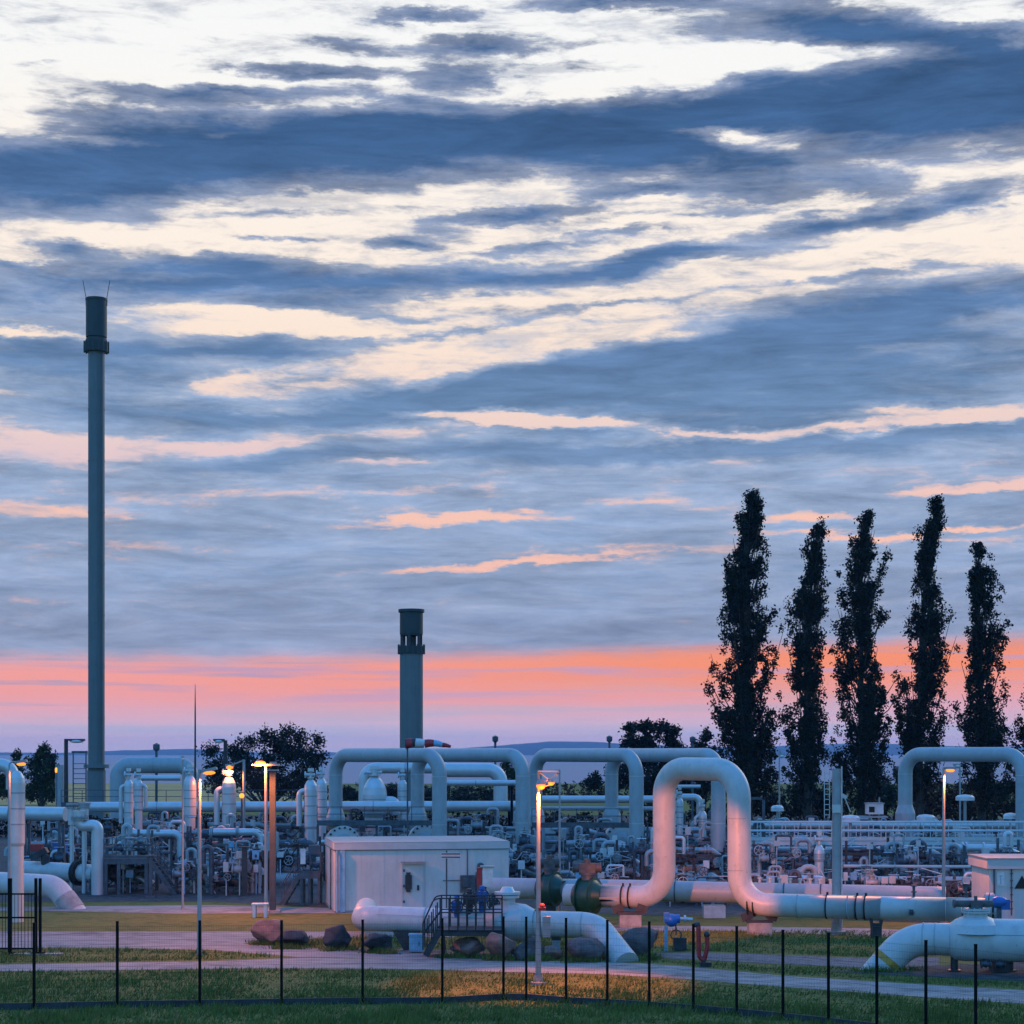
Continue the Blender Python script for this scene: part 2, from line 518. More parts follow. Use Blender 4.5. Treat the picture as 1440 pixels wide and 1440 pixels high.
cv = nt_bias.mapping.curves[0]
def T(py): return ST(720, py)[1] / 14
pts = [(0, .72), (T(880), .72), (T(780), .70), (T(690), .66), (T(640), .40), (T(590), .26), (T(520), .16), (T(400), .10), (T(200), .05), (T(60), .03), (1, .22)]
cv.points[0].location = pts[0]; cv.points[1].location = pts[-1]
for p in pts[1:-1]: cv.points.new(*p)
nt_bias.mapping.update()
acc = nt_bias.outputs[0]
for c in CLOUDS:
    if c[5]: acc = blob(c[0], c[1], c[2] * .87, c[3] * .80, c[4], c[5] * (1.02 if c[5] > 0 else 0.95), acc)
nfine = noise_(combine(math_('MULTIPLY', s, 0.55), math_('MULTIPLY', t, 2.0), 1.3), 2.1, 10, 0.66, 0.35)
nbig = noise_(combine(math_('MULTIPLY', s, 0.20), math_('MULTIPLY', t, 1.0), 8.1), 0.9, 6, 0.6)
cov = math_('MULTIPLY_ADD', math_('SUBTRACT', nfine.outputs['Fac'], 0.5), 1.45, acc)
nband = noise_(combine(math_('MULTIPLY', s, 0.24), math_('MULTIPLY', t, 2.6), 15.7), 1.7, 8, 0.62, 0.3)
cov = math_('MULTIPLY_ADD', math_('SUBTRACT', nband.outputs['Fac'], 0.5), 1.0, cov)
cov = math_('MULTIPLY_ADD', math_('SUBTRACT', nbig.outputs['Fac'], 0.5), 0.55, cov)
wisp = noise_(combine(math_('MULTIPLY', s, 0.5), math_('MULTIPLY', t, 2.4), 12.3), 1.3, 10, 0.68, 0.5)
dens = smooth(cov, 0.02, 0.56)
dens = math_('MAXIMUM', dens, math_('MULTIPLY', smooth(math_('ADD', wisp.outputs['Fac'], math_('MULTIPLY', cov, 0.25)), 0.47, 0.72), 0.55))
core = smooth(cov, 0.30, 1.45)

def ramp(val, stops):
    n = NN('ShaderNodeValToRGB')
    e = n.color_ramp.elements
    while len(e) > 1: e.remove(e[-1])
    stops = sorted(stops, key=lambda q: q[0])
    e[0].position = stops[0][0]; e[0].color = stops[0][1]
    for p, c in stops[1:]:
        q = e.new(p); q.color = c
    LK(val, n.inputs[0])
    return n.outputs[0]

tn = mpb.outputs[0]
clear = ramp(tn, [(T(1058), lin(206, 188, 206)), (T(1020), lin(224, 190, 204)), (T(985), lin(238, 176, 186)), (T(800), lin(250, 196, 178)), (T(730), lin(250, 200, 182)),
                  (T(650), lin(230, 203, 206)), (T(590), lin(242, 214, 204)), (T(480), lin(254, 232, 214)), (T(380), lin(255, 240, 226)), (T(250), lin(255, 246, 236)), (T(100), lin(250, 250, 248)), (1, lin(238, 244, 250))])
edge = ramp(tn, [(T(900), lin(150, 163, 192)), (T(700), lin(156, 174, 204)), (T(560), lin(152, 170, 198)), (T(400), lin(156, 168, 192)), (T(200), lin(140, 152, 178)), (1, lin(140, 154, 180))])
corec = ramp(tn, [(T(910), lin(132, 148, 182)), (T(800), lin(124, 150, 188)), (T(700), lin(120, 146, 184)), (T(560), lin(102, 132, 170)), (T(400), lin(88, 122, 168)), (T(200), lin(62, 96, 140)), (1, lin(70, 103, 146))])
cloudc = mixc(core, edge, corec)
# faint streaks inside the cloud sheet
strk = noise_(combine(math_('MULTIPLY', s, 0.30), math_('MULTIPLY', t, 2.0), 5.5), 1.5, 10, 0.68, 0.4)
sv = NN('ShaderNodeMapRange'); LK(strk.outputs['Fac'], sv.inputs[0])
sv.inputs[1].default_value = 0.25; sv.inputs[2].default_value = 0.75; sv.inputs[3].default_value = 0.66; sv.inputs[4].default_value = 1.42
hs = NN('ShaderNodeMix'); hs.data_type = 'RGBA'; hs.blend_type = 'MULTIPLY'; hs.inputs[0].default_value = 1
LK(cloudc, hs.inputs[6]); LK(sv.outputs[0], hs.inputs[7])
upper = mixc(dens, clear, hs.outputs[2])
# the afterglow: an open strip under the flat base of the cloud sheet, tilted a little up to the right
tl = math_('SUBTRACT', t, math_('MULTIPLY', s, 0.020))
tl = math_('MULTIPLY_ADD', math_('SUBTRACT', nwarp.outputs['Fac'], 0.5), 0.30, tl)
tl = math_('MULTIPLY_ADD', math_('SUBTRACT', nband.outputs['Fac'], 0.5), 0.26, tl)
def TT(py): return (HY - py) / 100.0
under = smooth(tl, TT(916), TT(930))         # 1 = still below the base
under = math_('SUBTRACT', 1.0, smooth(tl, TT(925), TT(912)))
glowband = math_('MULTIPLY', smooth(tl, TT(1022), TT(945)), math_('SUBTRACT', 1.0, smooth(tl, TT(925), TT(895))))
warm = mixc(smooth(s, -6.5, 4.5), lin(252, 164, 150), lin(255, 150, 104))
stn = noise_(combine(math_('MULTIPLY', s, 0.13), math_('MULTIPLY', t, 3.0), 2.2), 1.9, 6, 0.6, 0.2)
warm = mixc(smooth(stn.outputs['Fac'], 0.50, 0.68), warm, lin(206, 160, 182))
greyst = smooth(noise_(combine(math_('MULTIPLY', s, 0.11), math_('MULTIPLY', t, 4.2), 6.1), 1.6, 5, 0.55, 0.2).outputs['Fac'], 0.57, 0.66)
warm = mixc(math_('MULTIPLY', greyst, 0.75), warm, lin(160, 158, 192))
lowc = mixc(math_('MULTIPLY', 0.7, smooth(noise_(combine(math_('MULTIPLY', s, 0.10), math_('MULTIPLY', t, 2.6), 9.4), 1.7, 5, 0.55).outputs['Fac'], 0.48, 0.62)), clear, lin(190, 188, 210))
lowc = mixc(glowband, lowc, warm)
front = mixc(smooth(tl, TT(936), TT(900)), lowc, upper)
# overhead and behind the eye: the blue of a clear dusk sky (physical sky model)
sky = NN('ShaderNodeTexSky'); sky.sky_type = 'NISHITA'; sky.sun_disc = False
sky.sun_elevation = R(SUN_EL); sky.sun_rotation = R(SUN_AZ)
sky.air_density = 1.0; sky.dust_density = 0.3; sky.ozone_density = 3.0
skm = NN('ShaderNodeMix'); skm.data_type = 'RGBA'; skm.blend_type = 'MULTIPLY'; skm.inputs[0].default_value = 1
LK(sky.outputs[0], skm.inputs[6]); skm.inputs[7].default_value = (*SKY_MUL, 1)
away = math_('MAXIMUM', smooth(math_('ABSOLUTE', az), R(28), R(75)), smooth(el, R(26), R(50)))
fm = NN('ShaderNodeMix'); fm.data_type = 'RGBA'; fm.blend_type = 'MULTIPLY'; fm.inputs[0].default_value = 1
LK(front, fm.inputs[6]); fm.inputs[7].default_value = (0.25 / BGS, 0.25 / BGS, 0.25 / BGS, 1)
gain = NN('ShaderNodeMapRange'); LK(el, gain.inputs[0])     # added gain on the unseen sky: dim low, bright overhead, for pipe contrast
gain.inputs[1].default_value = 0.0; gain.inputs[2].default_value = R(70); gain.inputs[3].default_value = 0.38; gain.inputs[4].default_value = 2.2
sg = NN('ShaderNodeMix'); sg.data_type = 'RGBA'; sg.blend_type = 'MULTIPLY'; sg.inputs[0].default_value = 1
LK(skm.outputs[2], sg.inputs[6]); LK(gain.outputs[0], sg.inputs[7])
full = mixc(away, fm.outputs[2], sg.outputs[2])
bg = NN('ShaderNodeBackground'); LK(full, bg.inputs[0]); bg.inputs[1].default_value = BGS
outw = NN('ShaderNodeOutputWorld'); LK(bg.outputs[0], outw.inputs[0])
wd.cycles.sampling_method = 'MANUAL'; wd.cycles.sample_map_resolution = 512

sun = bpy.data.lights.new('sun', 'SUN')
so = bpy.data.objects.new('sun', sun)
COL.objects.link(so)
sun.energy = 0.12; sun.angle = R(25); sun.color = (1.0, 0.86, 0.74)
dvec = Vector((math.sin(R(38)) * math.cos(R(22)), math.cos(R(38)) * math.cos(R(22)), math.sin(R(22))))
so.rotation_euler = dvec.to_track_quat('Z', 'Y').to_euler()
so.location = dvec * 300
# ---- ground, paths, water, hills ------------------------------------------------------------
def sheet(name, pts, material, z, kind='structure', label=None):
    mb = MB()
    n = len(mb.v)
    for p in pts: mb.v.append(Vector((p[0], p[1], z)))
    mb.face(range(n, n + len(pts)))
    o = solo(name, mb, material, (0, 0, 0), label, None, None, kind)
    me = o.data
    if me.polygons[0].normal.z < 0: me.flip_normals()
    return o

def gp(*pix):
    return [G(x, y) for x, y in pix]

# land as one sheet that dips under the bay at its far edge
mb = MB()
ys = [-150, 0, 300, 455, 475, 520]; zs = [0, 0, 0, 0, -1.2, -1.6]
for a, b, za, zb in zip(ys, ys[1:], zs, zs[1:]):
    mb.quad((-900, a, za), (900, a, za), (900, b, zb), (-900, b, zb))
solo('ground', mb, 'turf', (0, 0, 0), 'mown grass ground around the gas plant', None, None, 'structure')
mb = MB(); mb.quad((-5000, 462, -0.6), (5000, 462, -0.6), (5000, 5600, -0.6), (-5000, 5600, -0.6))
solo('water', mb, 'water', (0, 0, 0), 'grey blue bay beyond the plant', None, None, 'structure')

def hill_ridge():
    mb = MB()
    prof = [(-5200, 1052), (-300, 1057), (0, 1059), (150, 1055), (210, 1053), (260, 1056), (330, 1059), (450, 1059), (600, 1056), (690, 1049), (780, 1042), (850, 1043), (900, 1046),
            (1000, 1050), (1100, 1051), (1200, 1047), (1290, 1045), (1360, 1048), (1440, 1050), (1700, 1046), (6000, 1050)]
    D0 = 5400
    rng = random.Random(5)
    xs = [-4800 + i * 30 for i in range(321)]
    rows = []
    for j, (dy, k) in enumerate(((0, -0.02), (120, 0.45), (330, 0.86), (620, 1.0), (1000, 0.7))):
        row = []
        for x in xs:
            px = 720 + x * F / D0
            for (a, ya), (b, yb) in zip(prof, prof[1:]):
                if a <= px <= b:
                    yy = ya + (yb - ya) * (px - a) / (b - a); break
            else: yy = 1052
            hgt = H + (HY - yy) * (D0 + 620) / F
            hgt += 3.5 * (noise.noise(Vector((x * 0.006, dy * 0.01, 0))) + 0.6 * noise.noise(Vector((x * 0.03, dy * .02, 7))))
            row.append(len(mb.v)); mb.v.append(Vector((x, D0 + dy, max(-2, hgt * k - (3 if j == 0 else 0)))))
        rows.append(row)
    for A, B in zip(rows, rows[1:]):
        for i in range(len(A) - 1):
            mb.face((A[i], A[i + 1], B[i + 1], B[i]), True)
    solo('hills', mb, 'hill_woods', (0, 0, 0), 'low wooded hills on the far shore', None, None, 'structure')
hill_ridge()

# dry reed field at the shore behind the left half of the plant
sheet('field', gp((-60, 1132), (150, 1131), (470, 1131), (470, 1102), (300, 1101.3), (90, 1101.3), (-60, 1101.3)), 'dry_field', 0.006, label='tawny field between plant and bay')
# gravel yard under the plant
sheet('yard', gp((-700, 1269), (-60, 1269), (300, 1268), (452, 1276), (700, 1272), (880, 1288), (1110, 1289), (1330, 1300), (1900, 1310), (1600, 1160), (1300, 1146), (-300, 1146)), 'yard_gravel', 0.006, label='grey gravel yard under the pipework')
# pale paved strip in front of the yard
sheet('pavement', gp((-700, 1279), (60, 1281), (250, 1285), (452, 1284.5), (640, 1287), (640, 1281), (452, 1277), (300, 1273), (-60, 1276), (-700, 1274)), 'path_paving', 0.010, label='pale paving strip along the front of the plant')
sheet('pavement', gp((860, 1309), (1060, 1310), (1090, 1311), (1230, 1318), (1400, 1323), (1400, 1314), (1230, 1306), (1060, 1303.5), (860, 1301)), 'path_paving', 0.010, label='pale paving strip below the tall pipe loop')
# lower track: pale concrete road with a darker worn lane
sheet('road', gp((-700, 1334), (60, 1333), (160, 1333), (300, 1336), (420, 1346), (560, 1349), (700, 1351), (740, 1342), (620, 1336), (520, 1333.5), (440, 1334), (340, 1327), (380, 1322), (470, 1319), (640, 1318), (640, 1308.5), (440, 1310), (55, 1310), (-700, 1311)), 'path_paving', 0.006, label='pale track in front of the boulders')
# the foot path across the picture
sheet('path', gp((-700, 1369), (0, 1366), (180, 1364.5), (330, 1362), (460, 1362), (600, 1363.5), (700, 1367), (860, 1371), (960, 1377), (1100, 1388), (1250, 1399), (1440, 1412), (1800, 1440),
                 (1800, 1418), (1440, 1393), (1250, 1382), (1100, 1372.5), (960, 1359), (860, 1353), (700, 1351.5), (560, 1349.5), (420, 1347), (300, 1352), (180, 1353.5), (0, 1357), (-700, 1358)), 'path_paving', 0.010, label='pale footpath behind the mesh fence')
sheet('path', gp((905, 1346), (1000, 1351), (1120, 1357), (1240, 1362), (1320, 1358), (1320, 1346), (1240, 1349), (1090, 1343), (1000, 1340), (930, 1340)), 'asphalt', 0.010, label='dark asphalt branch path beside the right pipeline')
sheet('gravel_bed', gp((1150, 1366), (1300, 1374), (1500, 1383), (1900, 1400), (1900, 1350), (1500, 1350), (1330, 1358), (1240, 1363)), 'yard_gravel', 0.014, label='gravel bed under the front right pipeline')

# grass as blades where it shows largest
def grass():
    rng = random.Random(11)
    mb = MB()
    def inpoly(x, y, poly):
        c = False; j = len(poly) - 1
        for i in range(len(poly)):
            xi, yi = poly[i].x, poly[i].y; xj, yj = poly[j].x, poly[j].y
            if (yi > y) != (yj > y) and x < (xj - xi) * (y - yi) / (yj - yi) + xi: c = not c
            j = i
        return c
    bare = [gp((-700, 1371), (0, 1368), (180, 1366), (330, 1363.5), (460, 1364), (600, 1365), (700, 1369), (860, 1373), (960, 1379), (1100, 1390), (1250, 1401), (1440, 1414), (1800, 1442), (1800, 1416), (1440, 1391), (1250, 1380), (1100, 1370), (960, 1357), (860, 1351), (700, 1349), (560, 1347), (420, 1345), (300, 1350), (180, 1352), (0, 1355), (-700, 1356)),
            gp((-700, 1336), (60, 1335), (160, 1335), (300, 1338), (420, 1348), (560, 1351), (700, 1353), (740, 1340), (620, 1334), (520, 1332), (440, 1332), (340, 1325), (380, 1320), (470, 1317), (640, 1316), (640, 1307), (440, 1308), (55, 1308), (-700, 1309)),
            gp((880, 1338), (880, 1350), (1000, 1353), (1120, 1359), (1240, 1364), (1300, 1376), (1500, 1386), (1900, 1402), (1900, 1344), (1320, 1344), (1240, 1347), (1090, 1341), (1000, 1338))]
    n = 0
    while n < 70000:
        D = 49.5 + (rng.random() ** 1.25) * 30
        px = rng.uniform(-25, 1465)
        x = (px - 720) * D / F
        if any(inpoly(x, D, b) for b in bare): continue
        clump = noise.noise(Vector((x * 0.45, D * 0.35, 0.0))) + 0.5 * noise.noise(Vector((x * 1.3, D * 1.1, 4.0)))
        if rng.random() > 0.55 + 0.5 * clump: continue
        h = (0.05 + 0.11 * rng.random()) * (1.0 + 0.7 * clump) * (1.45 if D < 55.5 else 1.0)
        if h < 0.03: continue
        a = rng.uniform(0, 2 * PI); w = rng.uniform(0.012, 0.03)
        lean = Vector((rng.gauss(0.03, .05), rng.gauss(0, .05), 0))
        d = Vector((math.cos(a), math.sin(a), 0)) * w
        p = Vector((x, D, 0))
        k = len(mb.v)
        mb.v += [p - d, p + d, p + lean + Vector((0, 0, h))]
        mb.face((k, k + 1, k + 2))
        n += 1
    def tuft(px, py, spread, num, hmax):
        c = G(px, py)
        for _ in range(num):
            p = c + Vector((rng.gauss(0, spread), rng.gauss(0, spread * .5), 0)); h = hmax * rng.uniform(.35, 1)
            a = rng.uniform(0, 2 * PI); w = rng.uniform(.012, .03); d = Vector((math.cos(a), math.sin(a), 0)) * w
            k = len(mb.v); mb.v += [p - d, p + d, p + Vector((rng.gauss(.03, .10), rng.gauss(0, .10), h))]; mb.face((k, k + 1, k + 2))
    for x0, x1, yb in ((350, 400, 1331), (388, 435, 1335), (452, 496, 1338), (506, 553, 1342), (630, 684, 1349), (682, 728, 1352), (716, 767, 1352), (793, 854, 1354), (864, 930, 1351), (1200, 1290, 1368)):
        for q in range(7): tuft(x0 + (x1 - x0) * rng.random(), yb - rng.uniform(0, 3), .22, 60, .30)
    for px, py in ((48, 1419), (165, 1417), (281, 1415), (396, 1413), (510, 1412), (622, 1411), (708, 1406), (740, 1406), (796, 1411), (854, 1414), (913, 1418), (975, 1422), (1036, 1427), (1101, 1434), (757, 1385), (281, 1343)):
        for q in range(2): tuft(px + rng.uniform(-5, 5), py, .12, 30, .32)
    for q in range(60): tuft(rng.uniform(-10, 1450), rng.uniform(1424, 1452), .2, 26, .32)
    solo('grass', mb, 'grass_blade', (0, 0, 0), 'rough grass on both sides of the mesh fence', None, None, 'stuff')
grass()

# ---- vegetation -----------------------------------------------------------------------------
def leaf(mb, p, size, rng, droop=0.0):
    u = Vector((rng.gauss(0, 1), rng.gauss(0, 1), rng.gauss(0, 1)))
    if u.length < 0.1: u = Vector((1, 0, 0))
    u.normalize()
    v = u.orthogonal().normalized()
    v = Matrix.Rotation(rng.uniform(0, 2 * PI), 3, u) @ v
    w = u.cross(v)
    a = size * rng.uniform(0.7, 1.25); b = a * rng.uniform(0.45, 0.75)
    n = len(mb.v)
    mb.v += [p - v * a, p + w * b, p + v * a, p - w * b]
    mb.face((n, n + 1, n + 2, n + 3))

def clump(mb, c, rad, n, size, rng, sc=(1, 1, 1)):
    for _ in range(n):
        d = Vector((rng.gauss(0, .5) * sc[0], rng.gauss(0, .5) * sc[1], rng.gauss(0, .5) * sc[2]))
        leaf(mb, c + d * rad, size, rng)

def interp(tab, y):
    tab = sorted(tab)
    if y <= tab[0][0]: return tab[0][1:]
    for a, b in zip(tab, tab[1:]):
        if a[0] <= y <= b[0]:
            k = (y - a[0]) / (b[0] - a[0])
            return tuple(a[i] + (b[i] - a[i]) * k for i in range(1, len(a)))
    return tab[-1][1:]

def poplar(D, base_px, outline, label, seed, nbr=110, gap=0.22):
    nbr = int(nbr * 1.25)
    """outline: (row, left edge, stem, right edge) in survey pixels"""
    rng = random.Random(seed)
    k = D / F
    base = Vector(((base_px - 720) * k, D, 0))
    root = thing('poplar_tree', base, label, 'tree', 'poplars behind the plant')
    ytop = min(o[0] for o in outline)
    ztop = H + (HY - ytop) * k
    def at(z):
        l, c, r = interp(outline, HY - (z - H) / k)
        return ((l - 720) * k, (c - 720) * k, (r - 720) * k)
    tr = MB()
    pts, rad = [], []
    for i in range(15):
        z = ztop * 0.985 * i / 14
        c = at(z)[1] if z > 0.8 else base.x
        pts.append(Vector((c, D, z))); rad.append(max(0.03, 0.42 * (1 - i / 14.3)))
    tr.tube(pts, rad, 8)
    cr = MB()
    lv = []
    for b in range(nbr):
        f = 0.05 + 0.93 * (b + rng.random()) / nbr
        z0 = ztop * f
        L = (ztop * (0.10 + 0.16 * rng.random())) * (1.0 if f < .8 else 0.55)
        z1 = min(ztop * 0.998, z0 + L)
        an = rng.uniform(0, 2 * PI)
        l, c, r = at(z1)
        full = (r - c) if math.cos(an) > 0 else (c - l)
        side = 0.5 * (r - l)
        reach = Vector((math.cos(an) * full, math.sin(an) * side, 0)) * (rng.uniform(0.50, 1.08) if rng.random() > .1 else 1.3)
        fine = 1.0 if f < .6 else 1.0 - 0.95 * (f - .6)
        c0 = at(z0)[1]
        p0 = Vector((c0, D, z0)); p1 = Vector((c, D, z1)) + reach
        mid = (p0 + p1) / 2 + reach * 0.16 + Vector((0, 0, -0.02 * L))
        bp = [p0, mid, p1]
        if rng.random() < 0.75:
            tr.tube([p0, mid, p1], [0.09, 0.05, 0.018], 5, cap=False)
        n = max(3, int((p1 - p0).length / 0.42))
        hole = rng.random() < gap
        for i in range(n):
            q = (i + 0.6) / n
            if q < 0.18: continue
            if hole and 0.30 < q < 0.62: continue
            if rng.random() < 0.10: continue
            p = p0.lerp(mid, q * 2) if q < .5 else mid.lerp(p1, q * 2 - 1)
            p = p + Vector((rng.gauss(0, .22), rng.gauss(0, .22), rng.gauss(0, .2)))
            if noise.noise(p * 0.7 + Vector((seed, 0, 0))) < (-0.10 if p.z > 11 else -0.40): continue
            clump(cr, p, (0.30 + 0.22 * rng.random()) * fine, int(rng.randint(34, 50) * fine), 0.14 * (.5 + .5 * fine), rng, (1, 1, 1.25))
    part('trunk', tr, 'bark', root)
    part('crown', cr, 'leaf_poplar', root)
    return root

poplar(172, 1053, [(686, 1058, 1062, 1066), (705, 1044, 1058, 1076), (740, 1036, 1056, 1077), (760, 1030, 1054, 1070), (775, 1022, 1052, 1082), (800, 1021, 1050, 1090), (840, 1015, 1050, 1088), (850, 1010, 1050, 1084), (880, 1012, 1050, 1092), (905, 1008, 1050, 1088), (950, 1004, 1050, 1092), (1000, 1003, 1051, 1096), (1050, 996, 1052, 1104), (1100, 990, 1052, 1106), (1170, 992, 1053, 1108)],
       'tallest and broadest poplar, first of the row, directly behind the tall pipe loop', 101, 150, .15)
poplar(170, 1136, [(737, 1150, 1153, 1157), (752, 1138, 1148, 1162), (790, 1130, 1144, 1157), (815, 1124, 1142, 1158), (830, 1116, 1140, 1160), (860, 1114, 1139, 1162), (900, 1112, 1138, 1162), (940, 1110, 1137, 1168), (1000, 1110, 1137, 1162), (1050, 1106, 1136, 1166), (1100, 1102, 1136, 1166), (1170, 1102, 1136, 1166)],
       'narrow poplar, second of the row, standing behind the thick column with a ladder', 102, 105)
poplar(170, 1211, [(722, 1217, 1220, 1226), (745, 1198, 1214, 1232), (760, 1196, 1212, 1246), (800, 1194, 1211, 1244), (815, 1180, 1211, 1246), (860, 1176, 1211, 1244), (890, 1174, 1211, 1236), (930, 1174, 1211, 1258), (960, 1178, 1211, 1258), (1000, 1172, 1211, 1252), (1050, 1170, 1211, 1256), (1100, 1172, 1211, 1254), (1170, 1172, 1211, 1254)],
       'fork-topped poplar in the middle of the row, behind the small camera cabin', 103, 125, .2)
poplar(170, 1293, [(703, 1315, 1319, 1322), (720, 1303, 1314, 1325), (760, 1296, 1307, 1320), (800, 1290, 1303, 1321), (840, 1280, 1300, 1322), (870, 1278, 1298, 1338), (895, 1272, 1296, 1336), (915, 1264, 1295, 1326), (950, 1262, 1294, 1322), (985, 1260, 1294, 1328), (1020, 1266, 1293, 1336), (1050, 1270, 1293, 1334), (1100, 1274, 1293, 1318), (1170, 1276, 1293, 1316)],
       'slim poplar with a bare upright twig, fourth of the row, rising behind the square arch', 104, 115)
poplar(170, 1380, [(763, 1374, 1378, 1382), (780, 1366, 1376, 1394), (800, 1365, 1376, 1402), (830, 1368, 1376, 1396), (860, 1370, 1377, 1412), (880, 1364, 1378, 1418), (905, 1368, 1379, 1414), (940, 1356, 1379, 1408), (975, 1350, 1380, 1414), (1005, 1350, 1380, 1432), (1040, 1346, 1380, 1428), (1100, 1350, 1380, 1412), (1170, 1352, 1380, 1410)],
       'shortest poplar, fifth of the row, its stem showing above the square arch', 105, 105, .3)
poplar(176, 1462, [(905, 1455, 1462, 1470), (950, 1446, 1462, 1480), (1000, 1428, 1462, 1490), (1040, 1424, 1462, 1492), (1100, 1430, 1462, 1490), (1170, 1432, 1462, 1490)],
       'poplar cut off by the right edge of the view, last of the row', 106, 60)

def broad_tree(name, D, base_px, stems, lobes, label, cat, seed, leafmat, size=0.2, dens=1.0, group=None, lean=(0, 0)):
    """lobes: (px, py, rx, ry) patches of the crown in survey pixels, each fed by its own limb"""
    rng = random.Random(seed); k = D / F
    base = Vector(((base_px - 720) * k, D, 0))
    root = thing(name, base, label, cat, group)
    tr, cr = MB(), MB()
    fork = base + Vector((0, 0, 1.2))
    tr.tube([base, fork], [0.28, 0.22], 7)
    for i, (px, py, rx, ry) in enumerate(lobes):
        dd = D + rng.uniform(-1, 1) * min(3.2, rx * k)
        c = W(px, py, dd)
        tr.tube([fork, (fork + c) / 2 + Vector((0, 0, .25)), c], [0.16, 0.09, 0.03], 5, cap=False)
        a, b = rx * k, ry * k
        n = int(dens * 24 * a * b) + 6
        for _ in range(min(n, 190)):
            v = Vector((rng.gauss(0, 1), rng.gauss(0, 1), rng.gauss(0, 1))).normalized() * (rng.random() ** 0.45)
            q = c + Vector((v.x * a, v.y * max(a, b) * .8, v.z * b))
            tr.tube([c, q], [0.022, 0.01], 3, cap=False)
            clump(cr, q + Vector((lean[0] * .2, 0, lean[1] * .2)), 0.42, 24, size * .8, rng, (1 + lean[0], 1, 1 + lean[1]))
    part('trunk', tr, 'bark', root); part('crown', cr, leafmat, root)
    return root

broad_tree('pine_tree', 205, 375, 3, [(296, 1056, 12, 10), (302, 1078, 16, 16), (330, 1060, 18, 12), (352, 1044, 16, 10), (340, 1078, 26, 22), (372, 1034, 13, 9), (388, 1042, 20, 13), (405, 1030, 12, 8), (420, 1036, 10, 8), (410, 1056, 26, 18), (384, 1072, 30, 22),
            (432, 1062, 16, 12), (446, 1046, 8, 9), (440, 1072, 14, 10), (452, 1066, 5, 6), (430, 1090, 22, 20), (360, 1100, 40, 20), (400, 1105, 40, 20), (310, 1102, 24, 18), (440, 1110, 18, 12)],
           'wide dark windswept pine behind the vertical vessels, leaning to one side', 'tree', 31, 'leaf_pine', .2, .62, lean=(.55, .45))
broad_tree('broadleaf_tree', 205, 58, 1, [(62, 1056, 8, 8), (50, 1070, 14, 12), (68, 1076, 14, 16), (56, 1096, 20, 18), (46, 1114, 16, 14), (72, 1112, 14, 14), (78, 1092, 8, 10)],
           'small dark broadleaf tree just behind the slim upright vessel', 'tree', 32, 'leaf_bush', .2, 1.1)
broad_tree('broadleaf_tree', 215, 22, 1, [(24, 1062, 7, 7), (12, 1090, 12, 14), (24, 1084, 9, 14), (6, 1112, 14, 14), (0, 1098, 8, 10)],
           'smaller dark tree half hidden by the slim upright vessel', 'tree', 33, 'leaf_bush', .2, 1.0)
broad_tree('broadleaf_tree', 200, 914, 1, [(886, 1026, 10, 10), (906, 1022, 14, 10), (930, 1024, 14, 9), (948, 1030, 9, 8), (884, 1044, 12, 10), (912, 1042, 20, 12), (944, 1044, 14, 10), (900, 1068, 24, 18), (934, 1070, 26, 18), (956, 1056, 8, 8), (870, 1090, 20, 18), (836, 1100, 14, 14), (926, 1104, 40, 24), (970, 1108, 20, 14)],
           'rounded broadleaf tree rising above the arches, before the poplars', 'tree', 34, 'leaf_pine', .22, 1.15)
broad_tree('broadleaf_tree', 190, 990, 1, [(992, 1034, 10, 8), (984, 1052, 12, 10), (1000, 1062, 14, 14), (976, 1080, 14, 16), (996, 1096, 18, 20), (978, 1120, 18, 16)],
           'low bushy tree hugging the foot of the tallest poplar', 'tree', 35, 'leaf_pine', .2, 1.1)
broad_tree('broadleaf_tree', 195, 1245, 1, [(1236, 1104, 14, 16), (1252, 1118, 14, 14), (1262, 1092, 7, 14), (1240, 1130, 20, 10)], 'low bush filling the gap between the third and fourth poplar', 'tree', 37, 'leaf_bush', .2, 1.0)
broad_tree('hedge_bush', 180, 1415, 1, [(1400, 1112, 14, 14), (1420, 1106, 14, 12), (1436, 1114, 14, 14), (1410, 1132, 20, 14), (1440, 1136, 16, 14), (1380, 1134, 14, 12)], 'leafy green bush seen through the square arch', 'bush', 38, 'leaf_bush', .19, 1.2)
broad_tree('hedge_bush', 182, 1160, 1, [(1146, 1128, 22, 18), (1176, 1132, 20, 16), (1122, 1134, 20, 14), (1080, 1132, 26, 16), (1044, 1138, 24, 14)], 'long dark bush low behind the walkway, at the foot of the narrow poplar', 'bush', 39, 'leaf_pine', .2, 1.2)
broad_tree('hedge_bush', 184, 1330, 1, [(1300, 1130, 22, 16), (1336, 1128, 24, 18), (1364, 1134, 18, 12)], 'dark bush low under the square arch', 'bush', 40, 'leaf_pine', .2, 1.2)
broad_tree('hedge_bush', 240, 520, 1, [(490, 1118, 20, 10), (520, 1120, 24, 10), (555, 1116, 20, 12), (600, 1120, 30, 10), (650, 1122, 30, 8), (700, 1120, 30, 10)], 'long dark bush at the shore behind the twin arches', 'bush', 41, 'leaf_pine', .24, 1.0)
broad_tree('broadleaf_tree', 230, 718, 1, [(712, 1078, 8, 12), (722, 1092, 12, 14), (708, 1104, 14, 12)], 'small dark tree framed between the two pairs of arches', 'tree', 42, 'leaf_bush', .2, 1.0)
# ---- helpers for the plant ------------------------------------------------------------------
def px_tube(mb, pts, r, bend=0.0, seg=20, n=10, cap=True):
    p = [W(*q) for q in pts]
    if bend: p = fillet(p, bend, n)
    return mb.tube(p, r, seg, cap)

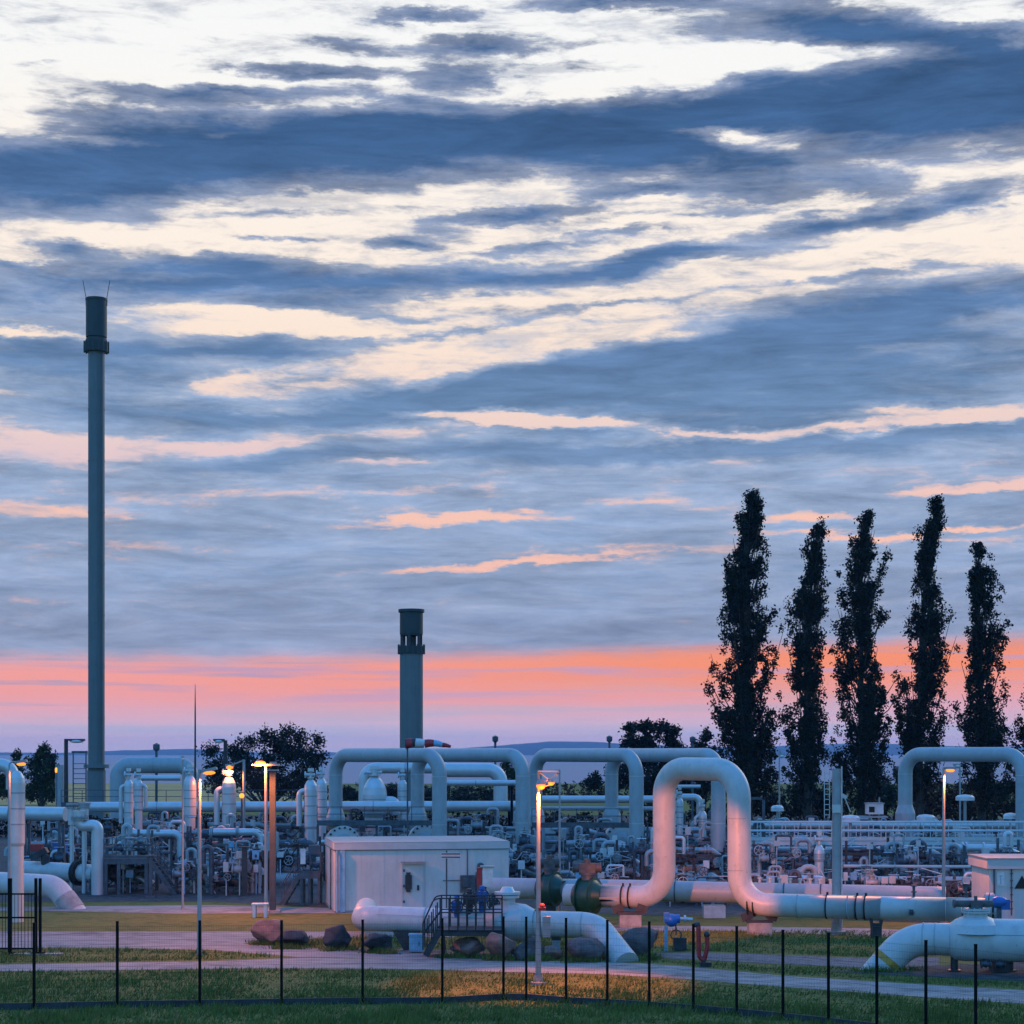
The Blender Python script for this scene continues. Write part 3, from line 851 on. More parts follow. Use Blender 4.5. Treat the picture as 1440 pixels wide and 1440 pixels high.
def ring_on(mb, c, axis, r, w, seg=28):
    """flat collar round a pipe"""
    c = Vector(c); a = Vector(axis).normalized() * (w / 2)
    mb.tube([c - a, c + a], r, seg)
    return mb

def bolts_on(mb, c, axis, rad, n, br, ln):
    axis = Vector(axis).normalized(); u = axis.orthogonal().normalized(); v = axis.cross(u)
    for k in range(n):
        p = Vector(c) + u * rad * math.cos(2 * PI * k / n) + v * rad * math.sin(2 * PI * k / n)
        mb.tube([p - axis * ln / 2, p + axis * ln / 2], br, 6)

def flange_pair(mb, c, axis, r):
    axis = Vector(axis).normalized(); c = Vector(c)
    ring_on(mb, c - axis * r * .17, axis, r * 1.5, r * .26)
    ring_on(mb, c + axis * r * .17, axis, r * 1.5, r * .26)
    bolts_on(mb, c, axis, r * 1.3, 10, r * .07, r * .95)

def small_valve(parent, c, r, axis='X', wheel='galvanised', body='pipe_grey', up=Vector((0, 0, 1)), arm=1.0):
    """flanged gate valve: body and bonnet, with a spoked handwheel as its own piece"""
    c = Vector(c); ax = {'X': Vector((1, 0, 0)), 'Y': Vector((0, 1, 0)), 'Z': Vector((0, 0, 1))}[axis]
    up = Vector((0, -1, 0)) if axis == 'Z' else Vector(up)
    b = MB()
    b.tube([c - ax * r * 1.5, c - ax * r * .7, c, c + ax * r * .7, c + ax * r * 1.5], [r, r * 1.05, r * 1.35, r * 1.05, r], 14)
    for q in (-1.5, 1.5): ring_on(b, c + ax * r * q, ax, r * 1.55, r * .3, 18)
    b.tube([c, c + up * r * 1.5, c + up * r * 1.9], [r * .9, r * .75, r * .75], 12)
    ring_on(b, c + up * r * 1.75, up, r * 1.1, r * .28, 16)
    for q in (-.45, .45): b.beam(c + up * r * 1.8 + ax * r * q, c + up * r * (3.0 * arm) + ax * r * q * .5, r * .22)
    b.tube([c + up * r * 1.8, c + up * r * (3.9 * arm)], r * .13, 8)
    vo = part('valve', b, body, parent)
    w = MB(); wc = c + up * r * 3.15 * arm; wr = r * 1.25
    w.torus(wc, wr, r * .12, up, 20, 6)
    u = up.orthogonal().normalized(); v = up.cross(u)
    for k in range(5):
        d = u * math.cos(2 * PI * k / 5) + v * math.sin(2 * PI * k / 5)
        w.tube([wc, wc + d * wr], r * .08, 5)
    w.tube([wc - up * r * .15, wc + up * r * .15], r * .28, 8)
    part('handwheel', w, wheel, vo)
    return vo

def railing(parent, pts, h=1.05, gap=1.3, m='galvanised', r=0.024, kick=True):
    """tubular guard rail along a polyline of deck points: posts as parts, rails as one piece per run"""
    pts = [Vector(p) for p in pts]
    rl = MB()
    for a, b in zip(pts, pts[1:]):
        for hh in (h, h * .55):
            rl.tube([a + Vector((0, 0, hh)), b + Vector((0, 0, hh))], r, 6)
        if kick: rl.beam(a + Vector((0, 0, .08)), b + Vector((0, 0, .08)), .012, .15)
    part('rail', rl, m, parent)
    for a, b in zip(pts, pts[1:]):
        n = max(1, round((b - a).length / gap))
        for i in range(n + (1 if b is pts[-1] else 0)):
            p = a.lerp(b, i / n); mb = MB()
            mb.tube([p, p + Vector((0, 0, h))], r * 1.1, 6)
            part('post', mb, m, parent)

def stair(parent, a, b, width, m='galvanised', rail=True, hr=1.0, side=Vector((0, 1, 0))):
    """open stair from a (foot) to b (head); treads run along side"""
    a = Vector(a); b = Vector(b); side = side * width / 2
    for s_ in (-1, 1):
        st = MB(); st.beam(a + side * s_, b + side * s_, .05, .24); part('stringer', st, m, parent)
    tr = MB(); n = max(3, int(abs(b.z - a.z) / .21))
    for i in range(n):
        p = a.lerp(b, (i + .7) / n)
        run = (b - a); run.z = 0; run.normalize()
        tr.beam(p - side, p + side, .24, .035)
    part('treads', tr, m, parent)
    if rail:
        for s_ in (-1, 1):
            rl = MB(); o = side * s_
            rl.tube([a + o + Vector((0, 0, hr)), b + o + Vector((0, 0, hr))], .024, 6)
            rl.tube([a + o + Vector((0, 0, hr * .5)), b + o + Vector((0, 0, hr * .5))], .018, 6)
            for i in range(5):
                p = a.lerp(b, i / 4) + o
                rl.tube([p, p + Vector((0, 0, hr))], .022, 6)
            part('handrail', rl, m, parent)

LAMP = 0.25            # all lamp powers hang on this

def lamp_light(loc, power, spot=R(164), name='lamp_light', aim=(0, 0, -1)):
    l = bpy.data.lights.new(name, 'SPOT')
    l.energy = power * LAMP; l.color = (1.0, 0.21, 0.04); l.spot_size = spot; l.spot_blend = 0.35
    l.shadow_soft_size = 0.16
    o = bpy.data.objects.new(name, l); COL.objects.link(o); o.location = Vector(loc)
    o.rotation_euler = Vector((-aim[0], -aim[1], -aim[2])).to_track_quat('Z', 'Y').to_euler()
    return o

# ---- two stacks -----------------------------------------------------------------------------
def tall_stack():
    D = 180.0; k = D / F; x = (135.6 - 720) * k
    t = thing('vent_stack', (x, D, 0), 'very tall slim grey green stack with a dark cylinder cap and collar', 'stack', None)
    z = lambda py: H + (HY - py) * k
    r = 11.4 * k
    b = MB(); b.lathe([(r, 0), (r, z(492))], (x, D, 0), seg=32); part('shaft', b, 'stack_paint', t)
    b = MB(); b.lathe([(r * 1.0, z(1080)), (r * 1.55, z(1080)), (r * 1.55, z(1075)), (r * 1.0, z(1075))], (x, D, 0), seg=32, smooth=False); part('flange', b, 'stack_paint', t)
    b = MB(); b.lathe([(r * 1.12, 0), (r * 1.12, z(1084)), (r, z(1082))], (x, D, 0), seg=32); part('base', b, 'stack_paint', t)
    for i in range(8):
        b = MB(); b.lathe([(r, 6 + i * 5.0), (r * 1.03, 6 + i * 5.0), (r * 1.03, 6.12 + i * 5.0), (r, 6.12 + i * 5.0)], (x, D, 0), seg=32, smooth=False); part('joint_ring', b, 'stack_paint', t)
    b = MB(); R2 = 17 * k
    b.lathe([(r, z(495)), (R2, z(495)), (R2, z(482)), (R2 * .92, z(482)), (R2 * .92, z(493)), (r, z(493))], (x, D, 0), seg=16, smooth=False)
    for q in range(16):
        a = 2 * PI * q / 16
        b.beam((x + R2 * math.cos(a), D + R2 * math.sin(a), z(496)), (x + R2 * math.cos(a), D + R2 * math.sin(a), z(480.5)), .12)
    part('collar', b, 'stack_dark', t)
    b = MB(); rc = 14.6 * k
    b.lathe([(rc, z(482)), (rc, z(477)), (rc * .9, z(477)), (rc * .9, z(474.5)), (rc, z(474.5)), (rc, z(423)), (rc * 1.05, z(423)), (rc * 1.05, z(420)), (rc * .93, z(420)), (rc * .93, z(450))], (x, D, 0), seg=32)
    part('cap', b, 'stack_dark', t)
    for s_ in (-1, 1):
        b = MB(); b.tube([(x + s_ * rc * 1.02, D, z(430)), (x + s_ * rc * 1.02, D, z(417)), (x + s_ * 19 * k, D, z(394))], .035, 5); part('lightning_rod', b, 'dark_steel', t)
    b = MB()
    for i in range(150):
        b.beam((x + r * .55, D - r * .95, 2 + i * .3), (x + r * .9, D - r * .62, 2 + i * .3), .03)
    for q in ((.55, -.97), (.92, -.62)):
        b.beam((x + r * q[0], D + r * q[1], 1.6), (x + r * q[0], D + r * q[1], 47), .05)
    part('ladder', b, 'stack_paint', t)
tall_stack()

def short_stack():
    D = 150.0; k = D / F; x = (578.5 - 720) * k
    t = thing('vent_stack', (x, D, 0), 'shorter thick blue grey stack with an open louvred neck under its drum cap', 'stack', None)
    z = lambda py: H + (HY - py) * k
    r = 16.3 * k
    b = MB(); b.lathe([(r, 0), (r, z(916))], (x, D, 0), seg=36); part('shaft', b, 'stack_paint', t)
    b = MB(); R2 = 18.4 * k
    b.lathe([(r, z(919)), (R2, z(919)), (R2, z(909)), (R2 * .94, z(909)), (R2 * .94, z(917)), (r, z(917))], (x, D, 0), seg=20, smooth=False)
    for q in range(18):
        a = 2 * PI * q / 18
        b.beam((x + R2 * math.cos(a), D + R2 * math.sin(a), z(920)), (x + R2 * math.cos(a), D + R2 * math.sin(a), z(906.5)), .10)
    part('collar', b, 'stack_dark', t)
    b = MB()
    for q in range(6):
        a = 2 * PI * q / 6 + .35
        b.beam((x + r * .86 * math.cos(a), D + r * .86 * math.sin(a), z(918)), (x + r * .86 * math.cos(a), D + r * .86 * math.sin(a), z(890)), .22)
    b.cyl((x, D, z(918)), (x, D, z(890)), r * .42, 16)
    part('neck', b, 'dark_steel', t)
    b = MB()
    b.lathe([(0, z(894)), (r * .96, z(894)), (r * 1.0, z(891)), (r, z(862)), (R2, z(861)), (R2, z(857)), (r * .93, z(857)), (r * .93, z(880))], (x, D, 0), seg=36)
    part('cap', b, 'stack_dark', t)
short_stack()

# ---- the tall loop in front with its pipeline -----------------------------------------------
def loop_line():
    t = thing('loop_pipeline', G(900, 1290), 'big pale pipeline that rises into the tall narrow loop, lit orange on its lower legs', 'pipeline')
    r = 0.50
    b = MB()
    pts = [W(797, 1258.6, 83.6), W(835, 1260, 83.0), W(934, 1262, 82.0), W(934, 1080.5, 81.6), W(1039, 1082.5, 78.6), W(1040, 1271.5, 78.6), W(1240, 1277, 76.6), W(1330, 1279, 75.9), W(1392, 1280, 75.5)]
    b.tube(fillet(pts, [.01, 1.22, 1.22, 1.22, 1.22, .01, .01], 12), r, 36)
    part('pipe', b, 'pipe_paint', t)
    L = fillet(pts, 0.01, 1)
    dirs = (pts[2] - pts[1]).normalized(); dire = (pts[6] - pts[5]).normalized()
    for px, py, D in ((876, 1261, 82.5), (886, 1261.3, 82.4)):
        c = MB(); ring_on(c, W(px, py, D), dirs, r + .022, .055); c.box(W(px, py, D) + Vector((0, -.03, r + .05)), (.08, .10, .12)); part('clamp', c, 'black_rubber', t)
    for px in (1054, 1062, 1164.5, 1206, 1218):
        q = (px - 1040) / 200; p = pts[5].lerp(pts[6], q)
        c = MB(); ring_on(c, p, dire, r + .022, .055); c.box(p + Vector((0, -.03, r + .05)), (.08, .10, .12)); part('clamp', c, 'black_rubber', t)
    # weld beads
    w = MB()
    for q in (.42, .77):
        ring_on(w, pts[5].lerp(pts[6], q), dire, r + .014, .05)
    for z in (2.7, 4.9):
        ring_on(w, (pts[2].x, pts[2].y, z), (0, 0, 1), r + .006, .04); ring_on(w, (pts[4].x, pts[4].y, z), (0, 0, 1), r + .006, .04)
    part('weld_seam', w, 'pipe_grey', t)
    # flanged end and small bore fittings at the far end
    e = MB(); flange_pair(e, pts[8], dire, r * .95); e.lathe([(0, 0), (r * 1.4, 0), (r * 1.4, .14), (0, .14)], pts[8], axis='X', rot=None); part('end_flange', e, 'galvanised', t)
    for q, hh in ((.30, .9), (.78, 1.1)):
        p = pts[6].lerp(pts[8], q); c = MB()
        c.tube([p + Vector((0, 0, r)), p + Vector((0, 0, r + hh * .5))], .06, 8); ring_on(c, p + Vector((0, 0, r + .2)), (0, 0, 1), .12, .05, 12)
        ring_on(c, p + Vector((0, 0, r + hh * .5)), (0, 0, 1), .13, .06, 12)
        part('stub', c, 'mid_steel', t)
        small_valve(t, p + Vector((-.25, -r - .15, -.1)), .07, 'Z', 'dark_steel', 'mid_steel')
loop_line()

def back_line():
    t = thing('back_pipeline', G(1000, 1292), 'long level blue grey pipeline passing low behind the tall loop', 'pipeline')
    b = MB(); r = .49
    pts = [W(690, 1248.5, 88), W(900, 1252, 87), W(1330, 1262, 84)]
    b.tube(pts, r, 32); part('pipe', b, 'pipe_grey', t)
    d = (pts[2] - pts[1]).normalized()
    w = MB()
    for q in (.12, .36, .48, .6): ring_on(w, pts[1].lerp(pts[2], q), d, r + .02, .06)
    part('clamp', w, 'mid_steel', t)
    # a row of little stubs on top, right of the loop
    for i in range(9):
        p = pts[1].lerp(pts[2], .40 + i * .033); c = MB()
        c.tube([p + Vector((0, 0, r * .9)), p + Vector((0, 0, r + .22))], .07, 8); ring_on(c, p + Vector((0, 0, r + .2)), (0, 0, 1), .11, .06, 10)
        part('stub', c, 'clad_steel', t)
back_line()

def green_valve(px, D, py, r, label, act_px):
    c = W(px, py, D)
    t = thing('pipeline_valve', (c.x, c.y, 0), label, 'valve', 'green pipeline valves')
    b = MB(); d = Vector((.71, -.71, 0)) if False else Vector((.88, -.48, 0)).normalized()
    R_ = Matrix.Rotation(math.atan2(d.y, d.x), 3, 'Z')
    b.lathe([(r * .82, -r * 1.45), (r * 1.2, -r * .85), (r * 1.5, -r * .55), (r * 1.55, 0), (r * 1.5, r * .55), (r * 1.2, r * .85), (r * .82, r * 1.45)], c, axis='X', seg=20, rot=R_)
    part('body', b, 'valve_green', t)
    b = MB()
    for q in (-.58, .58): ring_on(b, c + d * r * q, d, r * 1.66, r * .13)
    part('flange', b, 'valve_green', t)
    b = MB(); b.tube([c + Vector((0, 0, r * 1.2)), c + Vector((0, 0, r * 1.9))], r * .62, 16); b.tube([c + Vector((0, 0, r * 1.85)), c + Vector((0, 0, r * 2.05))], r * .8, 16)
    part('bonnet', b, 'mid_steel', t)
    b = MB(); a = c + Vector((-.05, 0, r * 2.45)); w = act_px * D / F / 2
    b.box(a, (w * 1.2, .5, r * .8))
    b.tube([a + Vector((-w, 0, 0)), a + Vector((w, 0, 0))], r * .42, 16)
    for q in (-1, 1): ring_on(b, a + Vector((w * q, 0, 0)), (1, 0, 0), r * .48, .07, 16)
    b.tube([a + Vector((0, 0, r * .4)), a + Vector((0, 0, r * .75))], r * .3, 12)
    ac = part('actuator', b, 'brown_cover', t)
    b = MB(); b.torus(a + Vector((-w - .18, 0, 0)), .22, .02, (1, 0, 0), 18, 6); b.tube([a + Vector((-w - .2, 0, 0)), a + Vector((-w, 0, 0))], .03, 8)
    part('handwheel', b, 'galvanised', ac)
    b = MB(); b.box((c.x, c.y, (c.z - r) / 2), (.5, .4, max(.1, c.z - r * .95))); part('foot', b, 'dark_steel', t)
green_valve(774, 87.35, 1250, .50, 'dark green ball valve on the rear pipeline, its upper half hidden behind the lamp pole', 26)
green_valve(827, 83.1, 1260, .52, 'larger dark green ball valve where the loop pipeline starts, brown actuator on top', 38)

# ---- the big arches behind ------------------------------------------------------------------
def arch(label, xl, xr, yt, Dl, Dr, zl, zr, rpx=10, flareL=True, flareR=False, bend=1.25, vL=True, vR=False):
    D = (Dl + Dr) / 2
    t = thing('pipe_arch', ((xl - 720) * Dl / F, Dl, 0), label, 'pipe arch', 'pipe arches')
    r = rpx * 114 / F
    p0 = W(xl, yt, Dl); p1 = W(xr, yt, Dr)
    zt = H + (HY - yt) * 114 / F
    p0.z = p1.z = zt
    a = Vector((p0.x, p0.y, zl)); e = Vector((p1.x, p1.y, zr))
    b = MB(); b.tube(fillet([a, p0, p1, e], bend, 12), r, 28); part('pipe', b, 'pipe_grey', t)
    w = MB()
    for p in (p0, p1):
        ring_on(w, (p.x, p.y, zt - bend - .02), (0, 0, 1), r + .012, .05)
        ring_on(w, (p.x, p.y, 3.4), (0, 0, 1), r + .012, .05)
    part('weld_seam', w, 'pipe_paint', t)
    def foot(p, z, valve):
        f = MB(); f.lathe([(r, z + .9), (r * 1.38, z + .35), (r * 1.38, z - .25), (r * 1.15, z - .5)], (p.x, p.y, 0), seg=28); part('reducer', f, 'pipe_grey', t)
        if valve:                                   # tee lying below with a bolted closure facing out
            c = Vector((p.x + .35, p.y, z - 1.25)); ax = Vector((.22, -1, 0)).normalized()
            h = MB(); h.tube([c - ax * 1.6, c + ax * .75], r * 1.7, 32); 
            h.tube([(p.x, p.y, z - .4), c], r * 1.2, 20)
            part('tee', h, 'pipe_grey', t)
            g = MB(); ring_on(g, c + ax * .75, ax, r * 2.55, .22, 40); ring_on(g, c + ax * 1.02, ax, r * 2.55, .2, 40)
            fl = part('closure_flange', g, 'clad_steel', t)
            g = MB(); bolts_on(g, c + ax * .89, ax, r * 2.25, 18, .075, .62); part('bolts', g, 'dark_steel', fl)
            g = MB(); g.tube([c + ax * 1.0, c + ax * 1.18, c + ax * 1.32], [r * 1.6, r * 1.3, r * .5], 28); part('closure_cap', g, 'pipe_grey', fl)
    if flareL: foot(p0, zl, vL)
    if flareR: foot(p1, zr, vR)
    return t
arch('wide grey pipe arch at the left, standing behind the white hut', 472, 618, 1062, 118, 110, 3.2, .3)
arch('second grey pipe arch whose horizontal top runs past the short stack', 587, 735, 1062, 121, 113, 3.2, .1)
arch('third grey pipe arch, just behind the square lit lamp', 753, 895, 1062, 121, 112, 3.2, .1)
arch('fourth grey pipe arch, partly hidden behind the tall narrow loop', 860, 1010, 1062, 122, 112, 3.2, .1)
arch('wide grey pipe arch at the far right, in front of the last poplars', 1273, 1439, 1061, 120, 113, 3.4, .4, rpx=10.5)

# ---- pipelines in the foreground ------------------------------------------------------------
def front_line():
    t = thing('buried_pipeline', G(690, 1342), 'thick pale pipeline on low stands behind the boulders, both ends turning down or away', 'pipeline')
    r = .50
    b = MB()
    pts = [W(515, 1278, 84), W(512, 1291, 72.6), W(700, 1298, 71.4), W(838, 1301, 70.4), W(881, 1356, 68.0)]
    b.tube(fillet(pts, [.55, 8, 1.25], 12), r, 36); part('pipe', b, 'pipe_paint', t)
    c = MB(); p = W(719, 1297, 71.2)
    d = (pts[3] - pts[2]).normalized()
    R_ = Matrix.Rotation(math.atan2(d.y, d.x), 3, 'Z')
    c.lathe([(r, -.95), (r * 1.42, -.55), (r * 1.55, 0), (r * 1.42, .55), (r, .95)], p, axis='X', seg=28, rot=R_)
    part('valve_body', c, 'pipe_paint', t)
    c = MB(); c.tube([p + Vector((-.15, 0, .6)), p + Vector((-.15, 0, 1.05))], .3, 16); ring_on(c, p + Vector((-.15, 0, 1.0)), (0, 0, 1), .46, .10); ring_on(c, p + Vector((-.15, 0, 1.13)), (0, 0, 1), .5, .10)
    c.tube([p + Vector((-.15, 0, 1.1)), p + Vector((-.15, 0, 1.36))], [.34, .2], 16)
    part('bonnet', c, 'clad_steel', t)
    for px in (600, 744, 820):
        c = MB(); ring_on(c, W(px, 1294 + (px - 600) * .033, 72.0 - (px - 600) * .0068), d, r + .012, .045); part('weld_seam', c, 'pipe_grey', t)
    c = MB(); c.tube([W(530, 1291.5, 72.4) + Vector((0, -.47, .2)), W(690, 1297.3, 71.45) + Vector((0, -.47, .2))], .01, 6); part('cladding_seam', c, 'pipe_grey', t)
front_line()

def stand(name, px, py_top, py_base, w, m, label, depth=.6, D=None, group=None, saddle=False):
    D = D or DG(py_base); x = (px - 720) * D / F
    t = thing(name, (x, D, 0), label, 'pipe support', group)
    zt = H + (HY - py_top) * D / F
    b = MB(); b.box((x, D, zt / 2), (w, depth, zt)); part('block', b, m, t)
    if saddle:
        b = MB(); b.box((x, D, zt + .06), (w * 1.15, depth * .7, .12))
        for s_ in (-1, 1): b.beam((x + s_ * w * .5, D, zt + .1), (x + s_ * w * .62, D, zt + .42), .09, depth * .6)
        part('saddle', b, 'dark_steel', t)
    return t
stand('pipe_stand', 886, 1286, 1303, .95, 'concrete', 'concrete block with a dark saddle carrying the loop pipeline, left of the loop', .8, 81.6, 'pipe supports', True)
stand('pipe_stand', 1068, 1297, 1311, .95, 'concrete', 'squat concrete block under the right foot of the tall loop', .8, 78.2, 'pipe supports', True)
stand('pipe_stand', 1232, 1302, 1324, .38, 'dark_steel', 'dark steel post under the loop pipeline, right of the thick column', .5, 76.6, 'pipe supports', True)
stand('pipe_stand', 1004, 1273, 1290, 1.0, 'box_blue', 'pale blue block under the rear pipeline inside the loop', .7, 86.2, 'pipe supports')
stand('pipe_stand', 782, 1322, 1345, .30, 'galvanised', 'short grey post under the front pipeline, beside the lamp pole with a box', .4, 70.8, 'pipe supports', True)

def wedge_stand():
    D = 72.0; t = thing('wedge_bracket', G(570, 1340), 'dark tapered steel bracket holding up the front pipeline', 'pipe support', 'pipe supports')
    b = MB(); n = 0
    P_ = [W(553, 1309, D), W(592, 1309, D), W(580, 1336, D), W(569, 1336, D)]
    f = [p + Vector((0, -.3, 0)) for p in P_]; g = [p + Vector((0, .3, 0)) for p in P_]
    b.v += f + g
    for q in ((0, 3, 2, 1), (4, 5, 6, 7), (0, 1, 5, 4), (1, 2, 6, 5), (2, 3, 7, 6), (3, 0, 4, 7)): b.face(q)
    part('bracket', b, 'dark_steel', t)
    b = MB(); b.box(W(575, 1337.5, D), (.7, .8, .12)); part('base', b, 'concrete', t)
    D = 71.2; t = thing('ground_cabinet', G(586, 1340), 'small sky blue cabinet on the grass under the front pipeline', 'cabinet')
    c = W(586, 1326, D); b = MB(); b.box(c, (.55, .5, .62)); part('body', b, 'box_blue', t)
    b = MB(); b.box(c + Vector((0, 0, .335)), (.62, .57, .05)); part('lid', b, 'box_blue', t)
    b = MB(); b.box((c.x, c.y, (c.z - .31) / 2), (.4, .4, c.z - .31)); part('plinth', b, 'mid_steel', t)
    b = MB(); b.box(c + Vector((.1, -.262, 0)), (.03, .03, .16)); part('handle', b, 'dark_steel', t)
wedge_stand()

def right_line():
    t = thing('buried_pipeline', G(1260, 1366), 'thick pale pipeline rising from the gravel at the lower right, with a domed valve', 'pipeline')
    r = .565
    b = MB()
    pts = [W(1218, 1388, 65.5), W(1277, 1319.5, 65.5), W(1340, 1321, 65.0), W(1500, 1323, 64.3)]
    b.tube(fillet(pts[:3], 1.7, 12), r, 36); part('pipe', b, 'pipe_paint', t)
    a = pts[0].lerp(pts[1], .52); d = (pts[1] - pts[0]).normalized()
    c = MB(); ring_on(c, a, d, r + .012, .24); part('yellow_band', c, 'yellow_paint', t)
    d = (pts[3] - pts[2]).normalized(); R_ = Matrix.Rotation(math.atan2(d.y, d.x), 3, 'Z')
    c = MB(); c.lathe([(r, -.12), (r + .16, .1), (r + .19, .45), (r + .19, 4.2)], pts[2], axis='X', seg=36, rot=R_)
    part('wide_body', c, 'pipe_paint', t)
    c = MB(); e = pts[2] + d * .5; c.tube([e + Vector((0, -.73, .24)), e + d * 3.7 + Vector((0, -.73, .24))], .012, 6); part('cladding_seam', c, 'pipe_grey', t)
    c = MB(); c.tube([pts[1].lerp(pts[2], .42) + Vector((0, -.53, .2)), pts[2] + Vector((0, -.53, .2))], .01, 6); part('cladding_seam', c, 'pipe_grey', t)
    for q in (.35, .62, .97):
        c = MB(); ring_on(c, pts[1].lerp(pts[2], q), (pts[2] - pts[1]), r + .012, .045); part('weld_seam', c, 'pipe_grey', t)
    p = W(1372, 1294, 64.9)
    c = MB(); c.lathe([(1.0, -.42), (.86, -.12), (.62, .06), (.42, .14), (.42, .3)], p, seg=28); part('dome', c, 'pipe_paint', t)
    c = MB(); p2 = p + Vector((0, 0, .3))
    ring_on(c, p2, (0, 0, 1), .50, .06); ring_on(c, p2 + Vector((0, 0, .08)), (0, 0, 1), .50, .06); bolts_on(c, p2 + Vector((0, 0, .04)), (0, 0, 1), .44, 14, .025, .22)
    part('bonnet', c, 'clad_steel', t)
    c = MB(); q = p2 + Vector((0, 0, .25)); c.box(q, (.4, .36, .28)); c.tube([q + Vector((-.75, 0, .03)), q + Vector((.6, 0, .03))], .12, 14)
    ring_on(c, q + Vector((-.75, 0, .03)), (1, 0, 0), .15, .07, 14); c.tube([q + Vector((0, 0, .1)), q + Vector((0, 0, .3))], .06, 10)
    part('actuator', c, 'brown_cover', t)
    for px in (1342, 1420):
        pp = W(px, 1349, 65); c = MB(); c.tube([(pp.x, pp.y, 0), (pp.x, pp.y, pp.z + .1)], .13, 10); ring_on(c, (pp.x, pp.y, .03), (0, 0, 1), .24, .06, 12); part('drain_stub', c, 'dark_steel', t)
    for px in (1384, 1404):
        pp = W(px, 1356, 64.6); small_valve(t, (pp.x, pp.y - .2, .33), .1, 'X', 'dark_steel', 'mid_steel')
right_line()
stand('pipe_stand', 1405, 1350, 1372, .55, 'dark_steel', 'dark steel plinth under the wide valve body at the lower right', .7, 65, 'pipe supports')

def left_lines():
    t = thing('buried_pipeline', G(90, 1276), 'pale pipeline at the left edge bending down into the ground', 'pipeline')
    b = MB()
    b.tube(fillet([W(-120, 1238, 95), W(0, 1241.5, 93), W(78, 1246, 91.5), W(112, 1292, 91)], [9, 1.2], 12), .55, 32); part('pipe', b, 'pipe_paint', t)
    a = W(83, 1253, 91.4)
    c = MB(); d = (W(112, 1292, 91) - W(78, 1246, 91.5)).normalized(); ring_on(c, W(98, 1272, 91.2), d, .56, .9, 32); part('sleeve', c, 'concrete', t)
    c = MB(); c.beam(W(20, 1254, 92.4), W(20, 1276, 92.4), .3, .5); part('support', c, 'dark_steel', t)
    t = thing('flanged_pipe', G(110, 1262), 'short pale pipe with a black flange and valve, left of the dark platform', 'pipe')
    b = MB(); pts = [W(20, 1222, 104), W(72, 1225, 103), W(140, 1229, 101)]
    b.tube(pts, .50, 28); part('pipe', b, 'pipe_paint', t)
    d = (pts[2] - pts[1]).normalized()
    c = MB(); flange_pair(c, W(112, 1227.3, 101.8), d, .48); part('flange', c, 'black_rubber', t)
    c = MB(); c.tube([pts[2], pts[2] + d * .35], [.7, .62], 24); c.beam(W(131, 1236, 101), W(131, 1258, 101), .35, .5); part('end_valve', c, 'mid_steel', t)
    c = MB(); p = W(64, 1215, 103); c.tube([p + Vector((0, 0, -.3)), p + Vector((0, 0, .5))], .25, 12); c.box(p + Vector((-.35, 0, .55)), (1.0, .5, .32), ry=-.5); part('actuator', c, 'dark_steel', t)
    t = thing('bent_pipe', G(320, 1262), 'grey pipe lying low behind the orange lamp post, one end kinked upward', 'pipe')
    b = MB(); b.tube(fillet([W(268, 1236, 106), W(345, 1236, 105), W(382, 1196, 105), W(382, 1170, 105)], .6, 8), .40, 24); part('pipe', b, 'pipe_grey', t)
    c = MB()
    for px in (328, 356): c.beam(W(px, 1246, 105), W(px, 1262, 105), .22, .3)
    part('support', c, 'dark_steel', t)
    t = thing('low_pipe', G(400, 1262), 'short low grey pipe behind the red lit stair', 'pipe')
    b = MB(); b.tube([W(384, 1236, 108), W(450, 1238, 107)], .38, 20); ring_on(b, W(386, 1236, 108), (1, 0, 0), .5, .12); part('pipe', b, 'pipe_grey', t)
    c = MB(); c.beam(W(420, 1246, 107.5), W(420, 1256, 107.5), .3, .3); part('support', c, 'dark_steel', t)
left_lines()
